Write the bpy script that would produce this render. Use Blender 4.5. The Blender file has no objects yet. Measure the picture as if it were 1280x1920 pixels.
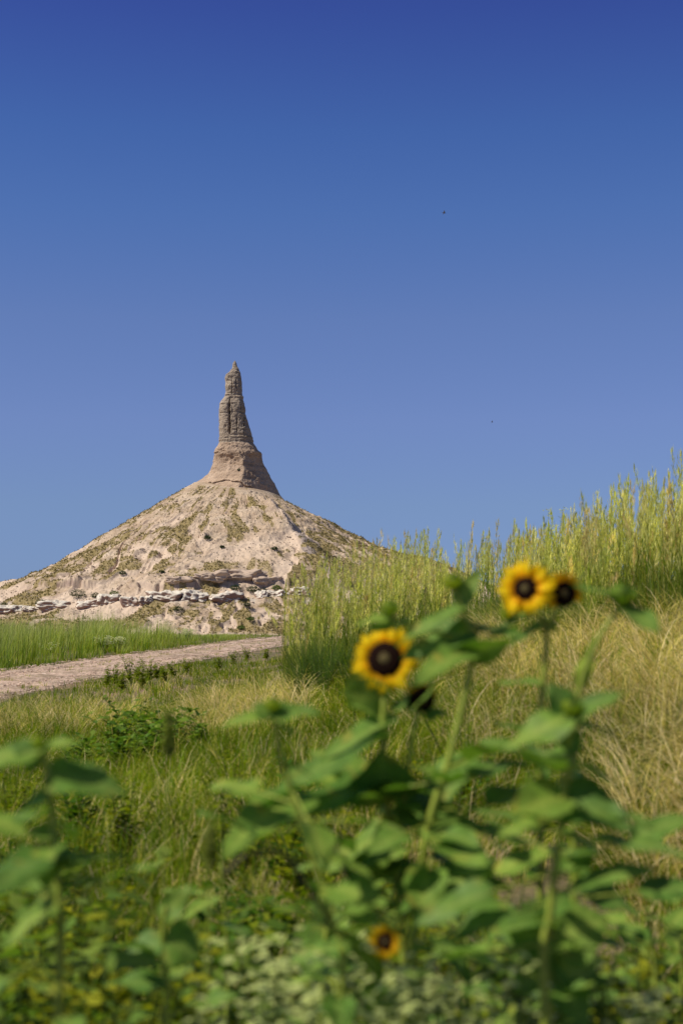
import bpy, math, random
import numpy as np
from mathutils import Vector, Matrix

R = math.radians
rng = np.random.default_rng(7)
random.seed(11)
C = bpy.context.scene.collection
sc = bpy.context.scene

# ------------------------------------------------------------------ camera, sky, sun
EYE = 1.1
FPX = 2933.0
PITCH = math.atan((1215 - 960) / FPX)
cd = bpy.data.cameras.new('camera')
cam = bpy.data.objects.new('camera', cd); C.objects.link(cam)
cam.location = (0, 0, EYE)
cam.rotation_euler = (math.pi / 2 + PITCH, 0, 0)
cd.sensor_fit = 'VERTICAL'; cd.sensor_height = 36; cd.sensor_width = 24; cd.lens = 55
cd.clip_start = 0.05; cd.clip_end = 9000
cd.dof.use_dof = True; cd.dof.focus_distance = 70; cd.dof.aperture_fstop = 4.6
sc.camera = cam

SUN = Vector((-0.64, -0.19, 0.76)).normalized()
w = bpy.data.worlds.new('World'); sc.world = w; w.use_nodes = True
nt = w.node_tree; bg = nt.nodes['Background']
sky = nt.nodes.new('ShaderNodeTexSky'); sky.sky_type = 'NISHITA'; sky.sun_disc = False
sky.sun_elevation = math.asin(SUN.z); sky.sun_rotation = math.atan2(SUN.x, SUN.y)
sky.altitude = 1300; sky.air_density = 1.0; sky.dust_density = 0.25; sky.ozone_density = 3.0
# sky tint by height: paler low, violet blue higher; unseen zenith warmed against blue ambient
geo = nt.nodes.new('ShaderNodeTexCoord'); sep = nt.nodes.new('ShaderNodeSeparateXYZ')
nt.links.new(geo.outputs['Generated'], sep.inputs[0])
ramp = nt.nodes.new('ShaderNodeValToRGB')
SKY_RAMP = [(0.0, (.32, .46, .93)), (.04, (.40, .475, .80)), (.09, (.55, .583, .81)), (.144, (.67, .65, .906)), (.207, (.67, .68, .94)), (.272, (.535, .665, 1.0)), (.32, (.445, .60, 1.0)), (.39, (.36, .42, .93)), (.5, (.50, .48, .60)), (1.0, (.80, .68, .52))]
ramp.color_ramp.interpolation = 'LINEAR'
while len(ramp.color_ramp.elements) < len(SKY_RAMP): ramp.color_ramp.elements.new(0.5)
for e, (p, c) in zip(ramp.color_ramp.elements, SKY_RAMP): e.position = p; e.color = (*c, 1)
nt.links.new(sep.outputs['Z'], ramp.inputs[0])
mul = nt.nodes.new('ShaderNodeMix'); mul.data_type = 'RGBA'; mul.blend_type = 'MULTIPLY'; mul.inputs[0].default_value = 1
nt.links.new(sky.outputs[0], mul.inputs[6]); nt.links.new(ramp.outputs[0], mul.inputs[7])
nt.links.new(mul.outputs[2], bg.inputs[0])
bg.inputs[1].default_value = 0.1

sl = bpy.data.lights.new('sun', 'SUN'); sun = bpy.data.objects.new('sun', sl); C.objects.link(sun)
sl.energy = 5.0; sl.angle = R(0.53); sl.color = (1.0, 0.94, 0.84)
sun.rotation_euler = (-SUN).to_track_quat('-Z', 'Y').to_euler()

sc.view_settings.view_transform = 'Standard'; sc.view_settings.look = 'None'
sc.view_settings.gamma = 1; sc.view_settings.exposure = 0.0; sc.view_settings.use_curve_mapping = False
sc.cycles.use_denoising = True
sc.cycles.max_bounces = 6; sc.cycles.diffuse_bounces = 3; sc.cycles.transmission_bounces = 4; sc.cycles.glossy_bounces = 2
sc.cycles.caustics_reflective = False; sc.cycles.caustics_refractive = False

cp, sp_ = math.cos(PITCH), math.sin(PITCH)
def at(px, py, D):
    """point seen at photo pixel px,py whose distance along +Y is D"""
    r = (px - 640) / FPX; u = (960 - py) / FPX
    d = Vector((r, cp - u * sp_, sp_ + u * cp))
    return Vector((0, 0, EYE)) + d * (D / d.y)

# ------------------------------------------------------------------ numpy noise
def _h(ix, iy, iz):
    n = (ix.astype(np.int64) * 73856093) ^ (iy.astype(np.int64) * 19349663) ^ (iz.astype(np.int64) * 83492791)
    n = (n ^ (n >> 13)) * 1274126177; n = n ^ (n >> 16)
    return (n & 0xffff) / 32767.5 - 1.0
def vn(x, y, z=0.0):
    x = np.asarray(x, float); y = np.asarray(y, float); z = np.zeros_like(x) + z
    ix, iy, iz = np.floor(x), np.floor(y), np.floor(z)
    f = [x - ix, y - iy, z - iz]; f = [a * a * a * (a * (a * 6 - 15) + 10) for a in f]
    out = 0
    for a in (0, 1):
        for b in (0, 1):
            for c in (0, 1):
                wgt = (f[0] if a else 1 - f[0]) * (f[1] if b else 1 - f[1]) * (f[2] if c else 1 - f[2])
                out = out + wgt * _h(ix + a, iy + b, iz + c)
    return out
def fbm(x, y, z=0.0, o=4, g=0.5):
    s = 0; a = 1; t = 0
    for i in range(o):
        s = s + a * vn(x * 2 ** i + 17.3 * i, y * 2 ** i - 9.1 * i, np.asarray(z) * 2 ** i + 3.7 * i); t += a; a *= g
    return s / t
def ridged(x, y, z=0.0, o=3):
    s = 0; a = 1; t = 0
    for i in range(o):
        s = s + a * (1 - 2 * np.abs(vn(x * 2 ** i + 5.3 * i, y * 2 ** i + 1.7 * i, np.asarray(z) * 2 ** i))); t += a; a *= .5
    return s / t
def ss(a, b, x):
    t = np.clip((x - a) / (b - a), 0, 1); return t * t * (3 - 2 * t)

# ------------------------------------------------------------------ object helpers
def tag(o, label=None, cat=None, group=None, kind=None):
    if label: o['label'] = label
    if cat: o['category'] = cat
    if group: o['group'] = group
    if kind: o['kind'] = kind
    return o
def empty(name, loc):
    o = bpy.data.objects.new(name, None); o.location = loc; o.empty_display_size = .1; C.objects.link(o); return o
def link(name, me, mat=None, parent=None, loc=None):
    o = bpy.data.objects.new(name, me); C.objects.link(o)
    if mat and not me.materials: me.materials.append(mat)
    if parent is not None:
        o.parent = parent
    if loc is not None: o.location = loc
    return o
def mesh_np(name, V, F, smooth=True, attrs=None):
    """V (n,3), F: list of arrays of faces (each array k-gons of one size)"""
    me = bpy.data.meshes.new(name)
    V = np.ascontiguousarray(V, dtype=np.float32)
    me.vertices.add(len(V)); me.vertices.foreach_set('co', V.ravel())
    if not isinstance(F, list): F = [F]
    F = [f for f in F if len(f)]
    tot = sum(f.size for f in F); n = sum(len(f) for f in F)
    me.loops.add(tot); me.polygons.add(n)
    me.loops.foreach_set('vertex_index', np.concatenate([f.ravel() for f in F]).astype(np.int32))
    sizes = np.concatenate([np.full(len(f), f.shape[1]) for f in F])
    st = np.concatenate([[0], np.cumsum(sizes)[:-1]]).astype(np.int32)
    me.polygons.foreach_set('loop_start', st)
    me.polygons.foreach_set('use_smooth', np.full(n, smooth))
    me.update(calc_edges=True)
    for k, a in (attrs or {}).items():
        a = np.asarray(a, np.float32)
        if a.ndim == 1:
            at_ = me.attributes.new(k, 'FLOAT', 'POINT'); at_.data.foreach_set('value', a)
        else:
            at_ = me.attributes.new(k, 'FLOAT_COLOR', 'POINT')
            at_.data.foreach_set('color', np.concatenate([a, np.ones((len(a), 1), np.float32)], 1).ravel())
    return me
def grid_faces(nr, nc, wrap=False, flip=False):
    i = np.arange(nr - 1)[:, None]; j = np.arange(nc if wrap else nc - 1)[None, :]
    j2 = (j + 1) % nc
    a = i * nc + j; b = i * nc + j2
    return np.stack([a, a + nc, b + nc, b] if flip else [a, b, b + nc, a + nc], -1).reshape(-1, 4)

# ------------------------------------------------------------------ materials
def mat_new(name):
    m = bpy.data.materials.new(name); m.use_nodes = True
    t = m.node_tree; return m, t, t.nodes['Principled BSDF'], t.nodes['Material Output']
def N(t, typ, **kw):
    n = t.nodes.new(typ)
    for k, v in kw.items(): setattr(n, k, v)
    return n
def noise(t, vec, scale, detail=4, rough=.55):
    n = N(t, 'ShaderNodeTexNoise'); n.inputs['Scale'].default_value = scale; n.inputs['Detail'].default_value = detail
    n.inputs['Roughness'].default_value = rough
    if vec is not None: t.links.new(vec, n.inputs['Vector'])
    return n
def rampn(t, src, stops):
    r = N(t, 'ShaderNodeValToRGB')
    while len(r.color_ramp.elements) < len(stops): r.color_ramp.elements.new(.5)
    for e, (p, c) in zip(r.color_ramp.elements, stops): e.position = p; e.color = (*c, 1) if len(c) == 3 else c
    t.links.new(src, r.inputs[0]); return r
def mixc(t, f, a, b, mode='MIX'):
    n = N(t, 'ShaderNodeMix', data_type='RGBA', blend_type=mode)
    for s, v in ((n.inputs[0], f), (n.inputs[6], a), (n.inputs[7], b)):
        if isinstance(v, (int, float)): s.default_value = v
        elif isinstance(v, tuple): s.default_value = (*v, 1)
        else: t.links.new(v, s)
    return n.outputs[2]
def bump(t, b, h, strength, dist):
    n = N(t, 'ShaderNodeBump'); n.inputs['Strength'].default_value = strength; n.inputs['Distance'].default_value = dist
    t.links.new(h, n.inputs['Height']); t.links.new(n.outputs[0], b.inputs['Normal'])
def translucent(t, b, out, col, f):
    tr = N(t, 'ShaderNodeBsdfTranslucent'); mx = N(t, 'ShaderNodeMixShader'); mx.inputs[0].default_value = f
    if isinstance(col, tuple): tr.inputs[0].default_value = (*col, 1)
    else: t.links.new(col, tr.inputs[0])
    t.links.new(b.outputs[0], mx.inputs[1]); t.links.new(tr.outputs[0], mx.inputs[2]); t.links.new(mx.outputs[0], out.inputs[0])

def mat_attr(name, rough=.6, tl=.3, spec=.3, varscale=None):
    """colour from the mesh attribute 'col' (species colour of each blade)"""
    m, t, b, out = mat_new(name)
    a = N(t, 'ShaderNodeAttribute', attribute_name='col')
    col = a.outputs['Color']
    if varscale:
        g = N(t, 'ShaderNodeNewGeometry'); n = noise(t, g.outputs['Position'], varscale, 3)
        r = rampn(t, n.outputs[0], [(.32, (.62, .72, .66)), (.5, (1.0, 1.0, 1.0)), (.68, (1.25, 1.27, 1.2))])
        col = mixc(t, 1.0, col, r.outputs[0], 'MULTIPLY')
    t.links.new(col, b.inputs['Base Color']); b.inputs['Roughness'].default_value = rough
    b.inputs['Specular IOR Level'].default_value = spec
    if tl:
        bright = mixc(t, 1.0, col, (1.3, 1.4, .6), 'MULTIPLY'); translucent(t, b, out, bright, tl)
    return m
def mat_leaf(name, top, under, vein, rough=.42, tl=.28, scale=60):
    m, t, b, out = mat_new(name)
    g = N(t, 'ShaderNodeNewGeometry'); oi = N(t, 'ShaderNodeObjectInfo')
    tc = N(t, 'ShaderNodeTexCoord')
    n = noise(t, tc.outputs['Object'], scale, 5)
    c1 = rampn(t, n.outputs[0], [(.3, tuple(x * .75 for x in top)), (.7, tuple(x * 1.25 for x in top))]).outputs[0]
    nsp = noise(t, tc.outputs['Object'], scale * .35, 3)
    c1 = mixc(t, rampn(t, nsp.outputs[0], [(.62, (0, 0, 0)), (.70, (.8, .8, .8))]).outputs[0], c1, (.34, .30, .05))
    va = N(t, 'ShaderNodeAttribute', attribute_name='vein')
    c1 = mixc(t, va.outputs['Fac'], c1, vein)
    c = mixc(t, g.outputs['Backfacing'], c1, under)
    rr = rampn(t, oi.outputs['Random'], [(0, (.7, .8, .8)), (.5, (1, 1, 1)), (1, (1.3, 1.15, 1.0))])
    c = mixc(t, 1.0, c, rr.outputs[0], 'MULTIPLY')
    t.links.new(c, b.inputs['Base Color']); b.inputs['Roughness'].default_value = rough; b.inputs['Specular IOR Level'].default_value = .2
    bump(t, b, n.outputs[0], .5, .004)
    translucent(t, b, out, mixc(t, 1.0, c, (1.3, 1.6, .5), 'MULTIPLY'), tl)
    return m
def mat_plain(name, col, rough=.6, var=.25, scale=80, tl=0, spec=.4):
    m, t, b, out = mat_new(name)
    tc = N(t, 'ShaderNodeTexCoord'); n = noise(t, tc.outputs['Object'], scale, 4)
    r = rampn(t, n.outputs[0], [(.3, tuple(x * (1 - var) for x in col)), (.7, tuple(min(1, x * (1 + var)) for x in col))])
    t.links.new(r.outputs[0], b.inputs['Base Color']); b.inputs['Roughness'].default_value = rough
    b.inputs['Specular IOR Level'].default_value = spec
    bump(t, b, n.outputs[0], .4, .003)
    if tl: translucent(t, b, out, r.outputs[0], tl)
    return m

M_leaf = mat_leaf('sunflower_leaf', (.135, .235, .035), (.13, .22, .04), (.27, .36, .07), .55, .30)
M_weed = M_leaf
M_stem = mat_plain('green_stem', (.30, .36, .04), .55, .2, 120, .12)
M_brownstem = mat_plain('brown_stem', (.09, .07, .03), .7)
M_disc = mat_plain('flower_disc', (.014, .006, .004), .95, .5, 300, 0, .05)
M_disccore = mat_plain('flower_disc_core', (.10, .075, .02), .85, .5, 300)
M_bract = mat_leaf('bract', (.08, .17, .03), (.1, .19, .05), (.12, .2, .05))
M_bud = mat_leaf('bud', (.34, .42, .03), (.26, .34, .04), (.34, .42, .04), .6, .35)
M_bract2 = mat_leaf('bud_green', (.17, .28, .03), (.16, .25, .04), (.2, .3, .04), .6, .3)
M_petal = mat_attr('petal', .6, .45, .1)
M_grass = mat_attr('grass_blades', .6, .45, .1, .9)
M_rockwhite = None

# ------------------------------------------------------------------ ground shape
def bank(x, y): return .85 * ss(-2.0, 2.8, x) * ss(2.5, 10, y) * (1 - ss(24, 42, y))
def G(x, y):
    x = np.asarray(x, float); y = np.asarray(y, float)
    yc = np.clip(y, -50, 50)
    z = np.where(yc > 0, .0245 * yc + .00008 * yc * yc, .005 * yc)
    z = z + .15 * (1 - np.exp(-np.clip(y - 50, 0, 1e5) / 5)) + .004 * np.clip(y - 60, 0, 500)
    z = z + bank(x, y)
    d = 1 - ss(60, 200, np.hypot(x, y))
    z = z + d * (.035 * fbm(x * .7, y * .7, 0, 3) + .012 * fbm(x * 4, y * 4, 2, 2))
    return z
def Gf(x, y): return float(G(np.array([x]), np.array([y]))[0])

PATH = np.array([(-7.2, -2), (-6.4, 8), (-5.25, 18.6), (-4.3, 28.4), (-2.65, 41), (-0.9, 50), (2, 62), (9, 76), (25, 95)], float)
def path_x(y): return np.interp(y, PATH[:, 1], PATH[:, 0])
def path_sample(n):
    # smooth curve through PATH
    seg = np.concatenate([[0], np.cumsum(np.hypot(*np.diff(PATH, axis=0).T))]); s = np.linspace(0, seg[-1], n)
    P = np.stack([np.interp(s, seg, PATH[:, 0]), np.interp(s, seg, PATH[:, 1])], 1)
    k = np.ones(41) / 41
    for c in range(2):
        P[:, c] = np.convolve(np.pad(P[:, c], 20, 'edge'), k, 'valid')
    return P
PW = 1.12

# ------------------------------------------------------------------ ground sheet, trail
def build_ground():
    u = np.linspace(-1, 1, 300); X = np.sinh(u * 8.0) / np.sinh(8.0) * 3500
    v = np.linspace(0, 1, 420); Y = -40 + np.sinh(v * 6.5) / np.sinh(6.5) * 5000
    X = np.unique(np.concatenate([X, np.arange(-14, 8, .18)])); Y = np.unique(np.concatenate([Y, np.arange(-3, 60, .22)]))
    XX, YY = np.meshgrid(X, Y)
    V = np.stack([XX, YY, G(XX, YY)], -1).reshape(-1, 3)
    me = mesh_np('ground', V, grid_faces(len(Y), len(X)))
    m, t, b, out = mat_new('meadow_soil')
    g = N(t, 'ShaderNodeNewGeometry')
    n1 = noise(t, g.outputs['Position'], .9, 5); n2 = noise(t, g.outputs['Position'], 30, 6, .7)
    c = rampn(t, n1.outputs[0], [(.35, (.10, .10, .035)), (.5, (.19, .15, .07)), (.65, (.33, .22, .14))]).outputs[0]
    c2 = rampn(t, n2.outputs[0], [(.3, (.45, .45, .4)), (.7, (1.3, 1.25, 1.2))]).outputs[0]
    c = mixc(t, 1., c, c2, 'MULTIPLY')
    t.links.new(c, b.inputs['Base Color']); b.inputs['Roughness'].default_value = .95
    bump(t, b, n2.outputs[0], .8, .02)
    o = link('ground', me, m); tag(o, kind='structure')
    # trail
    P = path_sample(700); T = np.gradient(P, axis=0); T /= np.linalg.norm(T, axis=1)[:, None]; Nn = np.stack([T[:, 1], -T[:, 0]], 1)
    us = np.linspace(-1, 1, 25)
    wob = 1 + .14 * fbm(P[:, 1] * .5, P[:, 1] * 0, 3, 3)
    wob = wob * (1 + .22 * (1 - ss(17, 27, P[:, 1])))
    XY = P[:, None, :] + Nn[:, None, :] * (us[None, :] * PW)[..., None] * wob[:, None, None]
    x, y = XY[..., 0], XY[..., 1]
    z = G(x, y) - .03 * np.exp(-((np.abs(us[None, :]) - .52) / .16) ** 2) * (1 + .4 * fbm(x * 2, y * .6, 1, 2)) + .045 * (1 - us[None, :] ** 8) - .02 * (np.abs(us[None, :]) ** 8) + .008 * fbm(x * 5, y * 5, 0, 3) + .02 * np.cos(us[None, :] * 9) * .4
    me = mesh_np('trail', np.stack([x, y, z], -1).reshape(-1, 3), grid_faces(len(P), len(us)))
    m, t, b, out = mat_new('pink_gravel')
    g = N(t, 'ShaderNodeNewGeometry')
    vo = N(t, 'ShaderNodeTexVoronoi'); vo.inputs['Scale'].default_value = 17; t.links.new(g.outputs['Position'], vo.inputs['Vector'])
    c = rampn(t, vo.outputs['Color'], [(0, (.22, .15, .105)), (.45, (.46, .33, .24)), (.8, (.62, .46, .35)), (1, (.80, .68, .56))]).outputs[0]
    n1 = noise(t, g.outputs['Position'], 1.3, 5)
    c = mixc(t, 1., c, rampn(t, n1.outputs[0], [(.38, (.62, .60, .5)), (.55, (1.05, 1.02, 1.0)), (.7, (1.15, 1.1, 1.05))]).outputs[0], 'MULTIPLY')
    t.links.new(c, b.inputs['Base Color']); b.inputs['Roughness'].default_value = .9
    bump(t, b, vo.outputs['Distance'], .7, .02)
    o = link('trail', me, m); tag(o, kind='structure')
    return m
M_gravel = build_ground()

def stones(name, P, S, mat, label=None, cat=None, flat=.6):
    """many little angular stones as one mesh"""
    o8 = np.array([(1, 0, 0), (0, 1, 0), (-1, 0, 0), (0, -1, 0), (0, 0, 1), (0, 0, -1)], float)
    f8 = np.array([(0, 1, 4), (1, 2, 4), (2, 3, 4), (3, 0, 4), (1, 0, 5), (2, 1, 5), (3, 2, 5), (0, 3, 5)])
    n = len(P); a = rng.uniform(0, 6.28, n)
    V = o8[None] * (1 + rng.uniform(-.35, .35, (n, 6, 1))) * S[:, None, None]
    ca, sa = np.cos(a)[:, None], np.sin(a)[:, None]
    x = V[..., 0] * ca - V[..., 1] * sa; y = V[..., 0] * sa + V[..., 1] * ca
    V = np.stack([x, y, V[..., 2] * flat], -1) + P[:, None, :]
    F = (f8[None] + (np.arange(n) * 6)[:, None, None]).reshape(-1, 3)
    me = mesh_np(name, V.reshape(-1, 3), F, smooth=False)
    return link(name, me, mat)

nn = 14000
s_ = rng.uniform(8, 58, nn); off = rng.uniform(-1.15, 1.15, nn) * PW
gx = path_x(s_) + off; gy = s_
M_stone = mat_plain('stone', (.52, .385, .295), .9, .45, 3)
o = stones('gravel', np.stack([gx, gy, G(gx, gy) + .032], 1), rng.uniform(.006, .026, nn), M_stone)
tag(o, 'loose pink gravel scattered over the trail', 'gravel', kind='stuff')

# ------------------------------------------------------------------ hill
D0 = 450.0; PXM = D0 / FPX
X0 = at(452, 1000, D0).x
def zat(py): return at(640, py, D0).z
LP = [(0, 903), (88, 905), (92, 908), (152, 945), (202, 976), (252, 1007), (302, 1035), (352, 1067), (402, 1090), (452, 1115), (520, 1150), (600, 1185), (760, 1212), (1000, 1240)]
RP = [(0, 925), (78, 934), (84, 941), (108, 954), (140, 971), (170, 984), (204, 1005), (234, 1022), (283, 1038), (338, 1048), (368, 1058), (408, 1078), (448, 1096), (508, 1128), (600, 1170), (760, 1212), (1000, 1240)]
LPr = np.array([p[0] * PXM for p in LP]); LPz = np.array([zat(p[1]) for p in LP])
RPr = np.array([p[0] * PXM for p in RP]); RPz = np.array([zat(p[1]) for p in RP])
FPr = np.array([0, 12.5, 15, 30, 45, 60, 72, 80, 92, 104, 125, 160]); FPz = EYE + np.array([46, 45, 43.6, 35.5, 27.0, 18.6, 12.0, 7.5, 3.4, .6, -1.5, -4])
def hill_h(x, y):
    dx = x - X0; dy = y - D0; rho = np.hypot(dx, dy); th = np.arctan2(dy, dx)
    c = np.cos(th); s = np.sin(th)
    wr = np.clip(c, 0, 1) ** 2; wl = np.clip(-c, 0, 1) ** 2; wf = s ** 2
    z = wr * np.interp(rho, RPr, RPz) + wl * np.interp(rho, LPr, LPz) + wf * np.interp(rho, FPr, FPz)
    env = ss(12, 24, rho)
    front = np.clip(-s, 0, 1)
    # eroded ribs running down the slope
    arc = th * 38
    rib = ridged(arc * .16 + 1.5 * vn(x * .05, y * .05), rho * .02, 1.3, 3)
    z = z + env * (rib * 1.3 - .4) * (.35 + .65 * front) * ss(12, 60, rho)
    ch = chute(x, y); z = z - .8 * ss(.35, .75, ch)
    rill = ridged(arc * .42 + 1.6 * vn(x * .11, y * .11, 4) + .7 * vn(x * .35, y * .35, 9), rho * .09, 8.1, 3) * (.35 + .65 * ss(-.3, .4, fbm(x * .06, y * .06, 12, 2)))
    z = z + env * rill * .42
    # the rocky rib that faces right in shade
    dth = th - R(-69) + .03 * vn(rho * .2, rho * 0)
    ribw = ss(18, 30, rho) * (1 - ss(60, 74, rho))
    z = z + ribw * 4.0 * np.exp(-np.clip(-dth, 0, 9) / .20) * (1 - ss(-.01, .16, dth))
    # beds of harder rock: benches with a steep face
    warp = .9 * fbm(x * .05, y * .05, 5, 3) + .8 * fbm(x * .3, y * .3, 15, 3) + .02 * (x - X0) * 0
    for zk, a, wd, seed in ((10.6, .9, 3.0, 1), (15.0, 1.5, 4.5, 2), (20.5, 1.0, 3.5, 3), (29.0, .9, 3, 4), (5.2, .9, 2.0, 5)):
        tt = z - EYE - zk + warp
        amp = a * np.clip(.55 + 1.5 * fbm(arc * .16 + seed * 9, rho * .0, seed, 3), .0, 1.6)
        if seed in (3, 4): amp = amp * ss(.05, .5, fbm(arc * .12, rho * 0, seed + 20, 2))
        z = z + env * amp * ss(-.12, .12, tt) * np.exp(-np.clip(tt, 0, 99) / wd)
    # rubble
    z = z + env * (.75 * fbm(x * .16, y * .16, z * .3, 4, .6) + .50 * np.clip(fbm(x * .5, y * .5, z * .7, 4, .6), -.2, 1) + .24 * fbm(x * 1.3, y * 1.3, z * 1.3, 3))
    return z
def facet_shade(x, y):
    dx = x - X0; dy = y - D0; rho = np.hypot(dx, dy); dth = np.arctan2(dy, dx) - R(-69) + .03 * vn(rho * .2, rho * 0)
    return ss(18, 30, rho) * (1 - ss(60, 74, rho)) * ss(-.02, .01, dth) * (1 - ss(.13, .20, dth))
def chute(x, y):
    """washed-out channels of pale silt running down the slope"""
    dx = x - X0; dy = y - D0; rho = np.hypot(dx, dy); arc = np.arctan2(dy, dx) * 38
    r_ = ridged(arc * .11 + 1.1 * vn(x * .06, y * .06, 3) + .3 * vn(x * .25, y * .25, 8), rho * .02, 15.5, 2)
    return np.clip(r_, 0, 1) * ss(22, 34, rho) * ss(-.6, .1, fbm(x * .05, y * .05, 33, 2))
def scrub_mask(x, y, z):
    dx = x - X0; dy = y - D0; rho = np.hypot(dx, dy); th = np.arctan2(dy, dx); arc = th * 38
    m = fbm(arc * .17 + .5 * vn(x * .1, y * .1), z * .13, 2.2, 4, .6)
    m2 = fbm(x * .22, z * .4, y * .2, 4, .62)
    left = ss(R(182), R(197), np.mod(th, 2 * math.pi)) ; leftband = 1 - ss(R(187), R(208), np.mod(th, 2 * math.pi))
    h = z - EYE
    fl = fbm(arc * .5 + 1.2 * vn(x * .1, y * .1, 7), rho * .09, 6.6, 4, .6)
    s = .35 * m + .55 * m2 + .95 * fl + .19 - .9 * ss(.35, .6, chute(x, y)) + .22 * (1 - ss(3, 9, h))
    s = s + .6 * leftband * ss(R(150), R(176), np.mod(th, 2 * math.pi)) * ss(14, 18, rho)
    s = s + .16 * np.exp(-((h - 20.5) / 2.6) ** 2) + .20 * np.exp(-((h - 13.0) / 1.2) ** 2) + .10 * np.exp(-((h - 7.5) / 2.5) ** 2)
    s = s - .22 * ss(28, 38, h)
    s = s + .25 * ss(R(-55), R(-25), th) * (1 - ss(R(20), R(60), th)) * (1 - ss(36, 40, h)) * .6
    return s
def build_hill():
    fr = np.linspace(R(178), R(368), 1150); bk = np.linspace(R(368), R(538), 160)[1:-1]
    th = np.concatenate([fr, bk])
    rho = np.concatenate([np.linspace(0.5, 12, 12), np.linspace(12.2, 112, 400), np.linspace(113, 160, 30)])
    TH, RH = np.meshgrid(th, rho)
    x = X0 + RH * np.cos(TH); y = D0 + RH * np.sin(TH)
    z = hill_h(x, y); s = scrub_mask(x, y, z)
    me = mesh_np('hill', np.stack([x, y, z], -1).reshape(-1, 3), grid_faces(len(rho), len(th), True, True), attrs={'scrub': s.ravel(), 'chute': chute(x, y).ravel(), 'facet_shade': facet_shade(x, y).ravel()})
    m, t, b, out = mat_new('clay_hill')
    g = N(t, 'ShaderNodeNewGeometry'); pos = g.outputs['Position']
    n1 = noise(t, pos, .18, 6, .6); n2 = noise(t, pos, 1.6, 6, .7); n3 = noise(t, pos, .5, 4)
    clay = rampn(t, n1.outputs[0], [(.3, (.41, .30, .205)), (.5, (.49, .375, .265)), (.7, (.565, .45, .335))]).outputs[0]
    # horizontal bedding
    mp = N(t, 'ShaderNodeMapping'); mp.inputs['Scale'].default_value = (.02, .02, .9); t.links.new(pos, mp.inputs[0])
    nb = noise(t, mp.outputs[0], 1.0, 5, .6)
    clay = mixc(t, .8, clay, rampn(t, nb.outputs[0], [(.35, (.8, .76, .74)), (.5, (1, 1, 1)), (.68, (1.12, 1.1, 1.08))]).outputs[0], 'MULTIPLY')
    clay = mixc(t, 1., clay, rampn(t, n2.outputs[0], [(.3, (.66, .62, .58)), (.5, (1., 1., 1.)), (.75, (1.1, 1.1, 1.1))]).outputs[0], 'MULTIPLY')
    # steep faces: bare red-brown rock
    sx = N(t, 'ShaderNodeSeparateXYZ'); t.links.new(g.outputs['Normal'], sx.inputs[0])
    st = rampn(t, sx.outputs[2], [(.28, (1, 1, 1)), (.58, (0, 0, 0))]).outputs[0]
    clay = mixc(t, st, clay, mixc(t, n2.outputs[0], (.29, .20, .155), (.42, .32, .255)))
    # pale cap bed
    sz = N(t, 'ShaderNodeSeparateXYZ'); t.links.new(pos, sz.inputs[0])
    mm = N(t, 'ShaderNodeMapRange'); mm.inputs[1].default_value = 10.2 + EYE; mm.inputs[2].default_value = 13.2 + EYE; t.links.new(sz.outputs[2], mm.inputs[0])
    cap = rampn(t, mm.outputs[0], [(0, (0, 0, 0)), (.3, (1, 1, 1)), (.6, (1, 1, 1)), (1, (0, 0, 0))]).outputs[0]
    capn = rampn(t, n3.outputs[0], [(.5, (0, 0, 0)), (.6, (.6, .6, .6))]).outputs[0]
    clay = mixc(t, mixc(t, 1., cap, capn, 'MULTIPLY'), clay, (.52, .46, .39))
    fa = N(t, 'ShaderNodeAttribute', attribute_name='facet_shade'); clay = mixc(t, fa.outputs['Fac'], clay, mixc(t, n2.outputs[0], (.20, .16, .14), (.42, .34, .29)))  # shade on the rib's right side put into the colour as darker grey-brown
    # dry scrub
    sa = N(t, 'ShaderNodeAttribute', attribute_name='scrub')
    ad = N(t, 'ShaderNodeMath', operation='ADD'); t.links.new(sa.outputs['Fac'], ad.inputs[0])
    sc2 = N(t, 'ShaderNodeMath', operation='MULTIPLY_ADD'); t.links.new(n2.outputs[0], sc2.inputs[0]); sc2.inputs[1].default_value = .5; sc2.inputs[2].default_value = -.25
    t.links.new(sc2.outputs[0], ad.inputs[1])
    mk = rampn(t, ad.outputs[0], [(.10, (0, 0, 0)), (.22, (.95, .95, .95))]).outputs[0]
    n4 = noise(t, pos, 2.6, 4)
    scr = rampn(t, n4.outputs[0], [(.3, (.17, .13, .045)), (.5, (.27, .205, .085)), (.7, (.38, .29, .17))]).outputs[0]
    c = mixc(t, mk, clay, scr)
    t.links.new(c, b.inputs['Base Color']); b.inputs['Roughness'].default_value = .95; b.inputs['Specular IOR Level'].default_value = .15
    ca = N(t, 'ShaderNodeAttribute', attribute_name='chute')
    cn = rampn(t, ca.outputs['Fac'], [(.38, (0, 0, 0)), (.6, (.85, .85, .85))]).outputs[0]
    c = mixc(t, cn, c, (.60, .465, .35)); t.links.new(c, b.inputs['Base Color'])
    bump(t, b, n2.outputs[0], .6, .3)
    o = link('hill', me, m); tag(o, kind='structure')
build_hill()

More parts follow.
